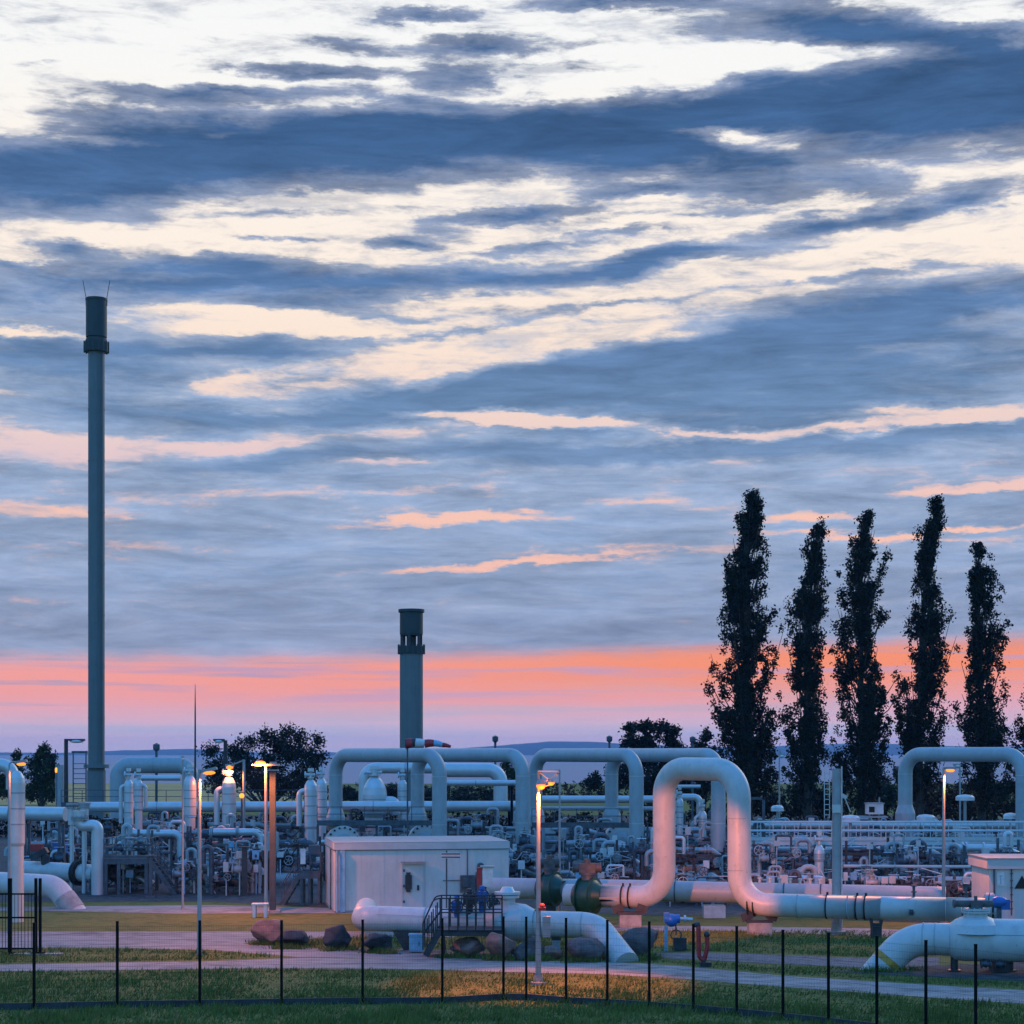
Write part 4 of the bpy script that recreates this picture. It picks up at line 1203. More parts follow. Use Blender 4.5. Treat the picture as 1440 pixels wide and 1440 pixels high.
# ---- white hut ------------------------------------------------------------------------------
def white_hut():
    t = thing('equipment_hut', G(590, 1284), 'white flat roofed hut standing in front of the wide arches, one corner lit orange', 'hut')
    D0 = 88.5
    c0 = Vector(((471 - 720) * D0 / F, D0, 0))         # front left corner
    a = R(10)
    u = Vector((math.cos(a), math.sin(a), 0)); v = Vector((-math.sin(a), math.cos(a), 0))
    L, Dp, Hh = 8.45, 6.2, 3.0
    P = lambda x, y, z: c0 + u * x + v * y + Vector((0, 0, z))
    b = MB()
    n = 0
    def pbox(b, x0, x1, y0, y1, z0, z1):
        k = len(b.v)
        b.v += [P(x0, y0, z0), P(x1, y0, z0), P(x1, y1, z0), P(x0, y1, z0), P(x0, y0, z1), P(x1, y0, z1), P(x1, y1, z1), P(x0, y1, z1)]
        for q in ((0, 3, 2, 1), (4, 5, 6, 7), (0, 1, 5, 4), (1, 2, 6, 5), (2, 3, 7, 6), (3, 0, 4, 7)): b.face([k + i for i in q])
    pbox(b, 0, L, 0, Dp, 0.12, Hh); part('wall', b, 'white_wall', t)
    b = MB(); pbox(b, -.04, L + .04, -.04, Dp + .04, 0, .12); part('base', b, 'concrete', t)
    b = MB(); pbox(b, -.04, L + .04, -.04, Dp + .04, Hh + .025, Hh + .36); rf = part('roof', b, 'roof_trim', t)
    b = MB(); pbox(b, -.045, L + .045, -.045, Dp + .045, Hh + .36, Hh + .38); part('roof_edge', b, 'galvanised', rf)
    b = MB(); pbox(b, -.055, L + .055, -.055, Dp + .055, Hh, Hh + .025); part('drip_edge', b, 'dark_steel', rf)
    b = MB(); b.tube([P(.10, -.10, .05), P(.10, -.10, Hh)], .055, 10); b.beam(P(.36, -.06, .05), P(.36, -.06, Hh), .24, .08); part('downpipe', b, 'box_blue', t)
    b = MB(); b.tube([P(-.08, 1.6, .05), P(-.08, 1.6, Hh)], .035, 8); part('conduit', b, 'mid_steel', t)
    # panel joints, door, vents, fittings on the long face
    b = MB()
    for x in (2.35, 4.35, 6.4): pbox(b, x, x + .02, -.006, 0.0, .14, Hh)
    part('joint', b, 'roof_trim', t)
    b = MB(); pbox(b, 3.28, 4.22, -.045, 0, .14, 2.25); d = part('door', b, 'white_wall', t)
    b = MB(); pbox(b, 3.20, 3.28, -.06, 0, .14, 2.33); pbox(b, 4.22, 4.30, -.06, 0, .14, 2.33); pbox(b, 3.28, 4.22, -.06, 0, 2.25, 2.33); part('door_frame', b, 'roof_trim', t)
    b = MB(); pbox(b, 3.95, 4.05, -.10, -.045, 1.05, 1.3); part('handle', b, 'dark_steel', d)
    for hz in (.45, 1.2, 1.95):
        b = MB(); pbox(b, 3.26, 3.36, -.075, -.045, hz, hz + .12); part('hinge', b, 'mid_steel', d)
    b = MB(); pbox(b, 3.2, 4.3, -.35, -.06, .0, .10); part('doorstep', b, 'concrete', t)
    b = MB(); pbox(b, 3.15, 4.35, -.3, -.06, 2.40, 2.44); part('door_canopy', b, 'galvanised', t)
    b = MB(); pbox(b, 3.42, 3.62, -.17, -.06, .98, 1.92); pbox(b, 3.36, 3.68, -.20, -.17, 1.1, 1.8); part('wall_box', b, 'dark_steel', t)
    b = MB(); b.lathe([(0, 0), (.17, 0), (.17, .08), (.13, .10), (0, .10)], P(7.05, 0, 2.18), axis='Y', rot=Matrix.Rotation(PI + a, 3, 'Z'), seg=20); part('vent', b, 'mid_steel', t)
    b = MB(); pbox(b, 6.05, 6.75, -.22, 0, .95, 1.75); pbox(b, 6.15, 6.4, -.34, -.22, 1.2, 1.6); pbox(b, 6.82, 6.98, -.3, 0, .8, 1.9); part('meter_box', b, 'mid_steel', t)
    b = MB(); b.tube([P(6.4, -.06, 1.75), P(6.4, -.06, Hh)], .025, 6); b.tube([P(5.2, -.05, 1.5), P(6.05, -.05, 1.5)], .02, 6); part('conduit', b, 'mid_steel', t)
white_hut()

def hut_signs():
    D = 79.0
    t = thing('sign_post', G(628, DG and 1311), 'slim pole with a narrow pinkish sign board in front of the white hut', 'sign')
    x = (628 - 720) * D / F
    b = MB(); b.tube([(x, D, 0), (x, D, H - (1196 - HY) * D / F)], .035, 8); part('pole', b, 'mid_steel', t)
    b = MB(); c = W(634, 1203, D); b.box(c + Vector((0, -.06, 0)), (.85, .04, .24)); part('sign_board', b, 'sign_white', t)
    b = MB(); b.box(c + Vector((0, -.085, .07)), (.8, .008, .05)); b.box(c + Vector((0, -.085, -.07)), (.8, .008, .05)); part('stripe', b, 'red_paint', t)
    D = 77.0
    t = thing('control_cabinet', G(680, 1318), 'white control cabinet with a red edge strip, on a post beside the platform', 'cabinet')
    c = W(682, 1233, D)
    b = MB(); b.box(c + Vector((.12, 0, 0)), (.42, .35, .8)); part('body', b, 'sign_white', t)
    b = MB(); b.box(c + Vector((-.23, -.02, 0)), (.22, .33, .78)); part('side_panel', b, 'red_paint', t)
    b = MB(); b.box(c + Vector((.1, 0, .43)), (.6, .5, .05)); part('rain_cover', b, 'galvanised', t)
    b = MB(); b.box((c.x, c.y, (c.z - .4) / 2), (.12, .12, c.z - .4)); part('post', b, 'mid_steel', t)
hut_signs()

def right_hut():
    D = 84.0; t = thing('equipment_hut', (W(1430, 1200, D).x, D, 0), 'pale pinkish hut with a small white notice, cut by the right edge of the view', 'hut')
    x0 = (1391 - 720) * D / F; x1 = x0 + 3.4; z1 = H - (1222 - HY) * D / F; z2 = H - (1208 - HY) * D / F
    b = MB(); b.box(((x0 + x1) / 2, D + 1.6, z1 / 2), (x1 - x0, 3.2, z1)); part('wall', b, 'white_wall', t)
    b = MB(); b.box(((x0 + x1) / 2, D + 1.6, (z1 + z2) / 2 + .01), (x1 - x0 + .26, 3.46, z2 - z1)); rf = part('roof', b, 'roof_trim', t)
    b = MB(); b.box(((x0 + x1) / 2, D + 1.6, z2 + .03), (x1 - x0 + .34, 3.54, .05)); part('roof_edge', b, 'galvanised', rf)
    b = MB(); b.beam((x0 + .22, D - .05, .1), (x0 + .22, D - .05, z1), .07); part('downpipe', b, 'mid_steel', t)
    b = MB(); c = W(1407, 1236, D); b.box((c.x, D - .02, c.z), (.34, .03, .62)); n_ = part('notice', b, 'sign_white', t)
    b = MB(); b.box((c.x, D - .04, c.z - .05), (.035, .01, .36)); b.box((c.x, D - .04, c.z + .14), (.16, .01, .035)); part('marking', b, 'box_blue', n_)
    b = MB(); b.tube([(x0 + 1.0, D - .06, .3), (x0 + 1.0, D - .06, z1)], .03, 6)
    for i in range(6): b.box((x0 + 1.0, D - .08, .6 + i * .32), (.12, .06, .05))
    part('cable_tray', b, 'mid_steel', t)
    b = MB(); c = W(1437, 1241, D)
    b.v += [Vector((c.x - .34, D - .03, c.z - .28)), Vector((c.x + .34, D - .03, c.z - .28)), Vector((c.x, D - .03, c.z + .32)), Vector((c.x - .34, D - .006, c.z - .28)), Vector((c.x + .34, D - .006, c.z - .28)), Vector((c.x, D - .006, c.z + .32))]
    for q in ((0, 1, 2), (3, 5, 4), (0, 3, 4, 1), (1, 4, 5, 2), (2, 5, 3, 0)): b.face(q)
    part('triangle_sign', b, 'black_rubber', t)
right_hut()

# ---- platform with curved rail over the front pipeline ----------------------------------------
def front_platform():
    t = thing('valve_platform', G(655, 1338), 'dark steel platform with railings and a short stair, straddling the front pipeline', 'platform')
    D = 69.8
    z = H - (1304 - HY) * D / F
    xl, xr = (620 - 720) * D / F, (706 - 720) * D / F
    b = MB(); b.box(((xl + xr) / 2, D, z - .06), (xr - xl, 1.5, .06)); b.beam((xl, D - .72, z - .16), (xr, D - .72, z - .16), .06, .2); b.beam((xl, D + .72, z - .16), (xr, D + .72, z - .16), .06, .2)
    part('deck', b, 'dark_steel', t)
    for x in (xl + .1, xr - .1):
        for y in (-.62, .62):
            b = MB(); b.beam((x, D + y, 0), (x, D + y, z - .1), .09); part('leg', b, 'dark_steel', t)
    for y in (-.72, .72):
        rl = MB()
        for h in (1.15, .62): rl.tube([(xl, D + y, z + h), (xr, D + y, z + h)], .028, 6)
        part('rail', rl, 'dark_steel', t)
        n = 7
        for i in range(n + 1):
            x = xl + (xr - xl) * i / n; b = MB(); b.tube([(x, D + y, z - .05), (x, D + y, z + 1.15)], .03, 6); part('post', b, 'dark_steel', t)
        # curved stair rail
        foot = Vector(((596 - 720) * D / F, D + y, .32))
        b = MB(); arc = fillet([(xl, D + y, z + 1.15), (xl - .25, D + y, z + 1.1), foot + Vector((0, 0, 1.0)), foot], .4, 8); b.tube(arc, .03, 6)
        b.tube([(xl, D + y, z + .62), foot + Vector((0, 0, .55))], .024, 6)
        for i in range(1, 4):
            q = Vector((xl, D + y, z + 1.12)).lerp(foot + Vector((0, 0, .95)), i / 4); b.tube([q, q - Vector((0, 0, 1.05))], .026, 6)
        part('handrail', b, 'dark_steel', t)
    stair(t, ((600 - 720) * D / F, D, .1), (xl, D, z - .05), 1.4, 'dark_steel', rail=False)
    b = MB()
    for i in range(7): b.beam((xl + .25 + i * .28, D - .5, .05), (xl + .1 + i * .28, D - .5, z - .1), .025)
    part('ladder_guard', b, 'dark_steel', t)
    # valve gear standing on the deck
    t = thing('valve_actuator', W(672, 1290, 71.5), 'dark blue valve gear with handwheels standing inside the platform railings', 'valve gear')
    for i, (px, py, s_) in enumerate(((642, 1278, .26), (660, 1268, .32), (678, 1264, .30), (694, 1274, .24))):
        c = W(px, py, 71.4)
        b = MB(); b.tube([c + Vector((0, 0, -.7)), c], s_ * .45, 10); b.box(c + Vector((0, 0, .1)), (s_ * 1.5, s_ * 1.4, s_ * 1.3)); b.tube([c + Vector((0, 0, .2)), c + Vector((0, 0, .5))], s_ * .35, 10)
        g = part('gearbox', b, ('valve_blue', 'dark_steel', 'valve_blue', 'mid_steel')[i], t)
        w = MB(); w.torus(c + Vector((0, -s_ * 1.1, .1)), s_ * .95, .025, (0, 1, 0), 20, 6)
        for q in range(4): w.tube([c + Vector((0, -s_ * 1.1, .1)), c + Vector((math.cos(q * PI / 2) * s_ * .95, -s_ * 1.1, .1 + math.sin(q * PI / 2) * s_ * .95))], .018, 5)
        part('handwheel', w, 'dark_steel', g)
front_platform()

# ---- boulders -------------------------------------------------------------------------------
def boulder(x0, x1, y0, y1, material, label, seed, cuts=5, depth=1.0, back=0.0):
    rng = random.Random(seed)
    D = DG(y1 - 1.0) + back; k = D / F
    sx_, sz_ = (x1 - x0) * k / 2, (y1 - y0) * k / 2
    bm = bmesh.new(); bmesh.ops.create_icosphere(bm, subdivisions=4, radius=1)
    planes = []
    for _ in range(cuts + 2):
        n = Vector((rng.gauss(0, 1), rng.gauss(0, 1), rng.gauss(0, .8))).normalized(); planes.append((n, rng.uniform(.45, .8)))
    off = Vector((seed * 3.1, seed * 1.7, 0))
    for v in bm.verts:
        p = v.co.copy()
        for n, d in planes:
            e = p.dot(n) - d
            if e > 0: p -= n * e * .92
        p *= 1 + .20 * noise.noise(p * 1.3 + off) + .07 * noise.noise(p * 4 + off) + .02 * noise.noise(p * 11 + off)
        v.co = p
    lo = [min(v.co[i] for v in bm.verts) for i in range(3)]; hi = [max(v.co[i] for v in bm.verts) for i in range(3)]
    for v in bm.verts:
        v.co = Vector(((v.co.x - lo[0]) / (hi[0] - lo[0]) * 2 - 1, (v.co.y - lo[1]) / (hi[1] - lo[1]) * 2 - 1, (v.co.z - lo[2]) / (hi[2] - lo[2]) * 2 - 1))
        v.co = Vector((v.co.x * sx_, v.co.y * sx_ * depth, v.co.z * sz_ + sz_ * .92))
    me = bpy.data.meshes.new('boulder'); bm.to_mesh(me); bm.free()
    me.materials.append(MATS[material])
    me.polygons.foreach_set('use_smooth', [True] * len(me.polygons))
    o = bpy.data.objects.new('boulder', me); COL.objects.link(o)
    o.location = Vector((((x0 + x1) / 2 - 720) * k, D + sx_ * depth * .5, 0))
    tag(o, label, 'boulder', 'boulders along the track')
boulder(352, 398, 1292, 1330, 'rock_red', 'large reddish boulder at the start of the row, farthest from the front pipeline', 3, 6)
boulder(389, 433, 1308, 1334, 'rock_dark', 'smooth dark blue boulder lying against the large reddish one', 4, 2)
boulder(454, 494, 1300, 1337, 'rock_dark', 'tall dark boulder standing alone before the end of the front pipeline', 5, 4)
boulder(508, 551, 1313, 1341, 'rock_dark', 'low dark boulder right under the rounded end of the front pipeline', 6, 4)
boulder(632, 682, 1319, 1348, 'rock_red', 'flat topped reddish boulder under the dark steel platform', 7, 6)
boulder(683, 726, 1311, 1352, 'rock_red', 'upright rust red boulder between two fence posts, right of the platform', 8, 7)
boulder(718, 765, 1316, 1351, 'rock_grey', 'grey boulder behind the lamp pole with the box', 9, 4)
boulder(795, 852, 1319, 1353, 'rock_grey', 'wide rounded grey boulder under the sloping end of the front pipeline', 10, 4)
boulder(866, 928, 1308, 1350, 'rock_grey', 'biggest brownish grey boulder, next to where the front pipeline enters the ground', 11, 5, 1.0, 1.0)
boulder(765, 792, 1330, 1350, 'rock_red', 'small reddish stone beside the short post under the front pipeline', 12, 3)

# ---- fence and gate -------------------------------------------------------------------------
def mesh_fence():
    base = [(-185, 1422), (-68, 1421), (48, 1419.5), (165, 1417), (281, 1415.5), (396, 1413.5), (510, 1412), (622, 1411.5), (708, 1406), (740, 1406.5), (796, 1411), (854, 1414), (913, 1418), (975, 1422.5), (1036, 1427.5), (1101, 1434), (1165, 1441), (1233, 1449), (1302, 1457), (1372, 1466), (1443, 1476), (1520, 1487)]
    P = [G(x, y) for x, y in base]
    t = thing('mesh_fence', P[6], 'dark green mesh fence on thin posts running across the whole foreground', 'fence')
    rng = random.Random(3)
    for i, p in enumerate(P):
        h = 2.58 + rng.uniform(-.02, .02)
        b = MB(); b.beam(p, p + Vector((0, 0, h)), .075, .075); b.box(p + Vector((0, 0, h + .012)), (.085, .085, .024)); part('post', b, 'fence_green', t)
    for a, c in zip(P, P[1:]):
        d = (c - a); L = d.length; d.normalize()
        a2 = a + d * .05; c2 = c - d * .05
        g = MB(); g.beam(a2 + Vector((0, 0, .10)), c2 + Vector((0, 0, .10)), .05, .20); part('kick_board', g, 'concrete_dark', t)
        m = MB()
        z0, z1 = .24, 2.48
        n = int((L - .1) / .05)
        for i in range(n + 1):
            q = a2.lerp(c2, i / n); k = len(m.v); w = d * .0016
            nn = Vector((d.y, -d.x, 0)) * .0016
            m.v += [q - w + Vector((0, 0, z0)), q + w + Vector((0, 0, z0)), q + w + Vector((0, 0, z1)), q - w + Vector((0, 0, z1)), q - nn + Vector((0, 0, z0)), q + nn + Vector((0, 0, z0)), q + nn + Vector((0, 0, z1)), q - nn + Vector((0, 0, z1))]
            m.face((k, k + 1, k + 2, k + 3)); m.face((k + 4, k + 5, k + 6, k + 7))
        zz = z0
        while zz <= z1 + .001:
            m.beam(a2 + Vector((0, 0, zz)), c2 + Vector((0, 0, zz)), .004, .004); zz += .2
        part('mesh_panel', m, 'fence_green', t)
mat('column_grey', (0.06, 0.075, 0.09), 0.6)
mat('concrete_dark', (0.045, 0.05, 0.055), 0.9, var=0.2, scale=3)
mesh_fence()

def bar_gate():
    D = 70.5
    t = thing('bar_gate', W(32, 1343, D), 'dark bar gate with tall posts on the track, beside the left edge', 'gate')
    X_ = lambda px: (px - 720) * D / F
    for px, w in ((14, .14), (50.5, .10), (56.5, .10)):
        b = MB(); b.beam((X_(px), D, 0), (X_(px), D, 2.9), w); b.box((X_(px), D, .04), (.34, .34, .08)); part('post', b, 'fence_green', t)
    for a, c in ((16, 49), (-40, 12)):
        b = MB()
        for z in (.22, 1.4, 2.3): b.beam((X_(a), D, z), (X_(c), D, z), .05, .06)
        n = int((c - a) / 4.2)
        for i in range(n + 1): b.tube([(X_(a + (c - a) * i / n), D, .2), (X_(a + (c - a) * i / n), D, 2.3)], .011, 5)
        part('leaf', b, 'fence_green', t)
    b = MB(); b.box((X_(52), D + .0, .02), (1.9, .5, .04)); part('threshold', b, 'concrete', t)
bar_gate()

# ---- lamps ----------------------------------------------------------------------------------
def lamp_post(label, px, base_py, top_py, r, head, lit, power=0, m='galvanised', group='lamp posts', D=None, name='lamp_post'):
    D = D or DG(base_py); x = (px - 720) * D / F; k = D / F
    t = thing(name, (x, D, 0), label, 'lamp post', group)
    zt = H - (top_py - HY) * k
    b = MB(); b.tube([(x, D, 0), (x, D, zt * .45), (x, D, zt)], [r * 1.25, r, r * .75], 12); part('pole', b, m, t)
    b = MB(); b.lathe([(r * 2.4, 0), (r * 2.4, .05), (r * 1.5, .05), (r * 1.4, .28)], (x, D, 0), seg=14); part('base', b, 'concrete', t)
    for (hx, hy, w, hgt, tilt, on) in head:
        c = W(hx, hy, D)
        b = MB(); b.tube(fillet([(x, D, zt - .12), (x, D, c.z + .04), (c.x, D, c.z + .06)], .15, 5), .035, 8); part('arm', b, m, t)
        b = MB(); b.box(c + Vector((0, 0, .05)), (w, .24, hgt), ry=tilt); b.box(c + Vector((0, 0, .05 + hgt * .6)), (w * .8, .18, hgt * .4), ry=tilt); h = part('lamp_head', b, m, t)
        b = MB(); b.ball(c + Vector((0, -.03, -.045)), 1.0, 16, 8, (w * .40, .13, .075)); part('lens', b, 'lamp_glow' if on else 'sign_white', h)
        if on: lamp_light(c + Vector((0, -.16, -.3)), power)
    return t
lamp_post('galvanised lamp post with one lit head on a short arm, on the narrow grass strip', 280.5, 1343, 1082, .075, [(294, 1085, .62, .09, R(-14), True)], True, 1400)
lamp_post('lit lamp post at the left edge with its arm and lamp over the slim vessel', 13, 1312, 1083, .07, [(30, 1073, .5, .09, R(-10), True)], True, 280)
lamp_post('orange glowing lamp post in front of the last arch, short bent head', 1327, 1297.5, 1079, .075, [(1336, 1082, .5, .08, 0, True)], True, 2200)

def twin_post():
    D = 87.2; k = D / F; x = (374 - 720) * k
    t = thing('lamp_post', (x, D, 0), 'orange lit lamp post with a flat cross arm, standing against a grey column', 'lamp post', 'lamp posts')
    zt = H - (1076 - HY) * k
    b = MB(); b.tube([(x, D, 0), (x, D, zt)], [.085, .07], 12); part('pole', b, 'galvanised', t)
    b = MB(); b.box((x, D, zt + .02), (1.3, .3, .09)); part('cross_arm', b, 'galvanised', t)
    c = W(366, 1073, D); b = MB(); b.ball(c, 1.0, 16, 10, (.26, .15, .11)); part('lens', b, 'lamp_glow', t)
    c2 = W(384, 1073, D); b = MB(); b.box(c2, (.3, .24, .12)); part('lamp_head', b, 'galvanised', t)
    l = lamp_light(c + Vector((0, -.3, -.02)), 3200)
    l2 = lamp_light((x - .25, D - .42, zt - .16), 60, R(150))
    t = thing('steel_column', ((383 - 720) * 88.8 / F, 88.8, 0), 'plain grey steel column right behind the cross arm lamp post', 'column')
    x2 = (383.5 - 720) * 88.8 / F
    b = MB(); b.beam((x2, 88.8, 0), (x2, 88.8, H - (1084 - HY) * 88.8 / F), .28, .30); part('shaft', b, 'column_grey', t)
    b = MB(); b.box((x2, 88.8, .06), (.75, .6, .12)); b.box((x2, 88.8, H - (1084 - HY) * 88.8 / F + .03), (.55, .5, .06)); part('base', b, 'concrete', t)
    t = thing('site_bench', G(367, 1282), 'small orange lit box bench at the foot of the cross arm lamp post', 'bench')
    D = 86.3; c = W(366, 1272, D)
    b = MB(); b.box((c.x, D, .62), (.75, .5, .08)); part('top', b, 'sign_white', t)
    for s_ in (-1, 1):
        b = MB(); b.box((c.x + s_ * .26, D, .29), (.14, .42, .58)); part('leg', b, 'sign_white', t)
twin_post()

def square_lamp():
    D = DG(1385); k = D / F; x = (757 - 720) * k
    t = thing('lamp_post', (x, D, 0), 'nearest lamp post, with a glowing square bracket head, planted in the grass by the fence', 'lamp post', 'lamp posts')
    zt = H - (1084 - HY) * k
    b = MB(); b.tube([(x, D, 0), (x, D, 3), (x, D, zt)], [.10, .08, .055], 14); part('pole', b, 'galvanised', t)
    b = MB(); b.lathe([(.26, 0), (.26, .10), (.15, .10), (.13, .35)], (x, D, 0), seg=16); part('base', b, 'concrete', t)
    b = MB(); Q = lambda px, py: W(px, py, D)
    for a, c in (((757, 1085), (785, 1085)), ((785, 1085), (779, 1102)), ((779, 1102), (758, 1108)), ((757, 1085), (775, 1099)), ((764, 1101), (785, 1087))): b.beam(Q(*a), Q(*c), .035)
    b.box(Q(771, 1084.4), (.68, .42, .035))
    part('bracket', b, 'sign_white', t)
    for px, py, s_ in ((760.5, 1105, .15), (775, 1101, .10)):
        c = Q(px, py); b = MB(); b.ball(c + Vector((0, -.1, 0)), s_, 16, 10, (1, .8, .85)); part('lens', b, 'lamp_glow', t)
        b = MB(); b.lathe([(s_ * .5, s_ * 1.4), (s_ * 1.15, s_ * .35), (s_ * 1.15, s_ * .25)], c + Vector((0, -.1, 0)), seg=16); part('lamp_shade', b, 'galvanised', t)
    lamp_light(Q(760.5, 1105) + Vector((0, -.12, -.2)), 5600, R(84))
    lamp_light(Q(766, 1112) + Vector((0, -.45, -.1)), 60, R(150), aim=(0, .45, 1))
    lamp_light(Q(775, 1101) + Vector((.1, .1, -.12)), 17000, R(28), aim=(6.1, 19.5, -5.1))
    # box on the pole
    c = Q(767, 1303); b = MB(); b.box((x + .27, D - .02, c.z), (.26, .24, .68)); part('pole_box', b, 'galvanised', t)
    c = Q(761, 1278); b = MB(); b.box((x + .13, D - .02, c.z), (.24, .2, .10)); b.ball((x + .13, D - .02, c.z + .1), .09, 10, 6); part('beacon', b, 'red_paint', t)
square_lamp()

lamp_post('thin unlit pole just right of the square lamp', 787, 1281, 1083, .055, [(784, 1085, .25, .06, 0, False)], False, D=89)
lamp_post('thin pale pole with a red marker near the top, left of the needle mast', 257, 1279, 1064, .05, [(257, 1066, .16, .05, 0, False)], False)

def far_lamp(label, px, D, top, head, lit, glowm='lamp_glow', power=0, m='galvanised', r=.09):
    k = D / F; x = (px - 720) * k
    t = thing('lamp_post', (x, D, 0), label, 'lamp post', 'far lamp posts')
    zt = H - (top - HY) * k
    b = MB(); b.tube([(x, D, 0), (x, D, zt)], [r * 1.2, r], 10); part('pole', b, m, t)
    for hx, hy, w in head:
        c = W(hx, hy, D)
        b = MB(); b.tube([(x, D, zt - .05), (c.x, D, c.z)], .05, 6); part('arm', b, m, t)
        b = MB(); b.box(c + Vector((0, 0, .03)), (w, .4, .16)); h = part('lamp_head', b, m, t)
        b = MB(); b.ball(c + Vector((0, -.05, -.08)), 1, 12, 8, (w * .45, .22, .15)); part('lens', b, glowm if lit else 'sign_white', h)
        if lit and power: lamp_light(c + Vector((0, -.3, -.3)), power, R(168))
far_lamp('small lit lamp on a crooked arm, among the vertical vessels before the dark pine', 343, 122, 1068, [(323, 1077, .55)], True, power=1000)
far_lamp('dark post with a flat floodlight arm, between the small trees and the tall stack', 93, 150, 1039, [(108, 1041, 1.3)], False, m='dark_steel', r=.16)
far_lamp('dark post with a flat floodlight arm standing against the dark pine', 317, 150, 1041, [(308, 1041, .9)], False, m='dark_steel', r=.16)
far_lamp('thin lamp pole with a white tilted head before the tallest poplar', 1096, 140, 1052, [(1099, 1062, .5)], False, r=.05)
far_lamp('thin pale pole seen through the right arch, right of the glowing post', 1350, 130, 1080, [(1346, 1076, .5)], False, r=.06)
def small_glow():
    D = 121.0; c = W(340, 1119, D); t = thing('wall_lamp', (c.x, D, 0), 'tiny orange lamp on a short post behind the long header pipe', 'lamp')
    b = MB(); b.tube([(c.x, D, 0), (c.x, D, c.z - .1)], .06, 8); part('post', b, 'mid_steel', t)
    b = MB(); b.ball(c, .17, 12, 8); part('lens', b, 'lamp_small', t)
    b = MB(); b.box(c + Vector((0, .05, .2)), (.45, .4, .06)); part('lamp_shade', b, 'mid_steel', t)
    D = 150.0; c = W(79, 1083, D); t = thing('wall_lamp', (c.x, D, 0), 'tiny warm lamp on a grey post at the edge of the small broadleaf tree', 'lamp')
    b = MB(); b.tube([(c.x, D, 0), (c.x, D, c.z + .5)], .06, 8); b.beam((W(85, 1100, D).x, D, 0), (W(85, 1100, D).x, D, H - (1076 - HY) * D / F), .45, .3); part('post', b, 'galvanised', t)
    b = MB(); b.ball(c, 1, 12, 8, (.1, .1, .26)); part('lens', b, 'lamp_small', t)
small_glow()

def thick_column():
    D = DG(1313); k = D / F; x = (1176.5 - 720) * k
    t = thing('mast_column', (x, D, 0), 'thick grey column with a side ladder in front of the narrow poplar', 'column')
    zt = H - (1081 - HY) * k
    b = MB(); b.tube([(x, D, 0), (x, D, zt)], [.20, .185], 18); part('shaft', b, 'galvanised', t)
    b = MB(); b.lathe([(.42, 0), (.42, .12), (.24, .12), (.22, .5)], (x, D, 0), seg=18); part('base', b, 'concrete', t)
    b = MB(); b.tube([(x + .2, D - .1, .3), (x + .2, D - .1, zt + .1)], .03, 6); part('conduit', b, 'sign_white', t)
    b = MB()
    for q in (-.30, -.52): b.beam((x + q, D, H - (1150 - HY) * k), (x + q, D, zt - .05), .03)
    for i in range(9): b.beam((x - .52, D, zt - .2 - i * .22), (x - .30, D, zt - .2 - i * .22), .03)
    part('ladder', b, 'clad_steel', t)
    b = MB(); c = W(1174, 1137, D); b.box((x - .05, D - .25, c.z), (.34, .14, .34)); part('mast_box', b, 'clad_steel', t)
    b = MB(); c = W(1187, 1120, D); b.tube([(x, D, c.z), (c.x, D, c.z + .05)], .03, 6); b.box(c, (.22, .2, .16), ry=.5); b.tube([c, W(1196, 1142, D)], .025, 6); part('camera_arm', b, 'clad_steel', t)
thick_column()

def whip():
    D = 128.0; k = D / F; x = (274.5 - 720) * k
    t = thing('antenna_mast', (x, D, 0), 'very thin lightning mast rising above the left plant to a needle tip', 'mast')
    b = MB(); b.tube([(x, D, 0), (x, D, 6), (x, D, H + (HY - 1000) * k), (x, D, H + (HY - 962) * k)], [.09, .075, .05, .015], 8); part('pole', b, 'dark_steel', t)
    b = MB(); b.lathe([(.3, 0), (.3, .1), (.12, .1), (.1, .5)], (x, D, 0), seg=12); part('base', b, 'concrete', t)
    for px, top, D, lab in ((220, 1047, 140, 'short capped vent pipe standing above the grey double arch at the left'), (696.5, 1036, 160, 'tiny capped vent pipe above the second arch'), (857, 1036, 165, 'tiny capped vent pipe above the third arch'), (974, 1037, 165, 'tiny capped vent pipe in the gap left of the tallest poplar')):
        k = D / F; x = (px - 720) * k; zt = H + (HY - top) * k
        t = thing('vent_pipe', (x, D, 0), lab, 'vent', 'vent pipes on the skyline')
        b = MB(); b.tube([(x, D, 0), (x, D, zt - .4)], .10, 8); part('pole', b, 'mid_steel', t)
        b = MB(); b.lathe([(.12, zt - .5), (.26, zt - .35), (.26, zt), (.0, zt + .12)], (x, D, 0), seg=12); part('cap', b, 'mid_steel', t)
whip()

def windsock():
    D = 108.0; t = thing('windsock', W(574, 1235, D), 'red and white striped windsock blown out level above the first arch', 'windsock')
    p = W(573, 1046, D)
    b = MB(); b.tube([(p.x, D, 0), (p.x, D, p.z + .35)], .05, 8); part('pole', b, 'mid_steel', t)
    pts = [W(571, 1046, D), W(580, 1045, D), W(584, 1045, D), W(597, 1046, D), W(610, 1045, D), W(622, 1047.5, D), W(634, 1050, D)]
    rr = [.30, .29, .28, .25, .21, .16, .08]
    for i, m in ((0, 'red_paint'), (1, 'dark_steel'), (2, 'sock_white'), (3, 'red_paint'), (4, 'box_blue'), (5, 'red_paint')):
        b = MB(); b.tube([pts[i], pts[i].lerp(pts[i + 1], .5) + Vector((0, 0, .02)), pts[i + 1]], [rr[i], (rr[i] + rr[i + 1]) / 2 * 1.03, rr[i + 1]], 14, cap=(i == 5)); part('sleeve_band', b, m, t)
    b = MB(); b.torus(pts[0], .31, .025, (1, 0, 0), 18, 6); b.tube([pts[0] + Vector((0, 0, .3)), pts[0] + Vector((.1, 0, -.3))], .02, 5); part('hoop', b, 'dark_steel', t)
windsock()

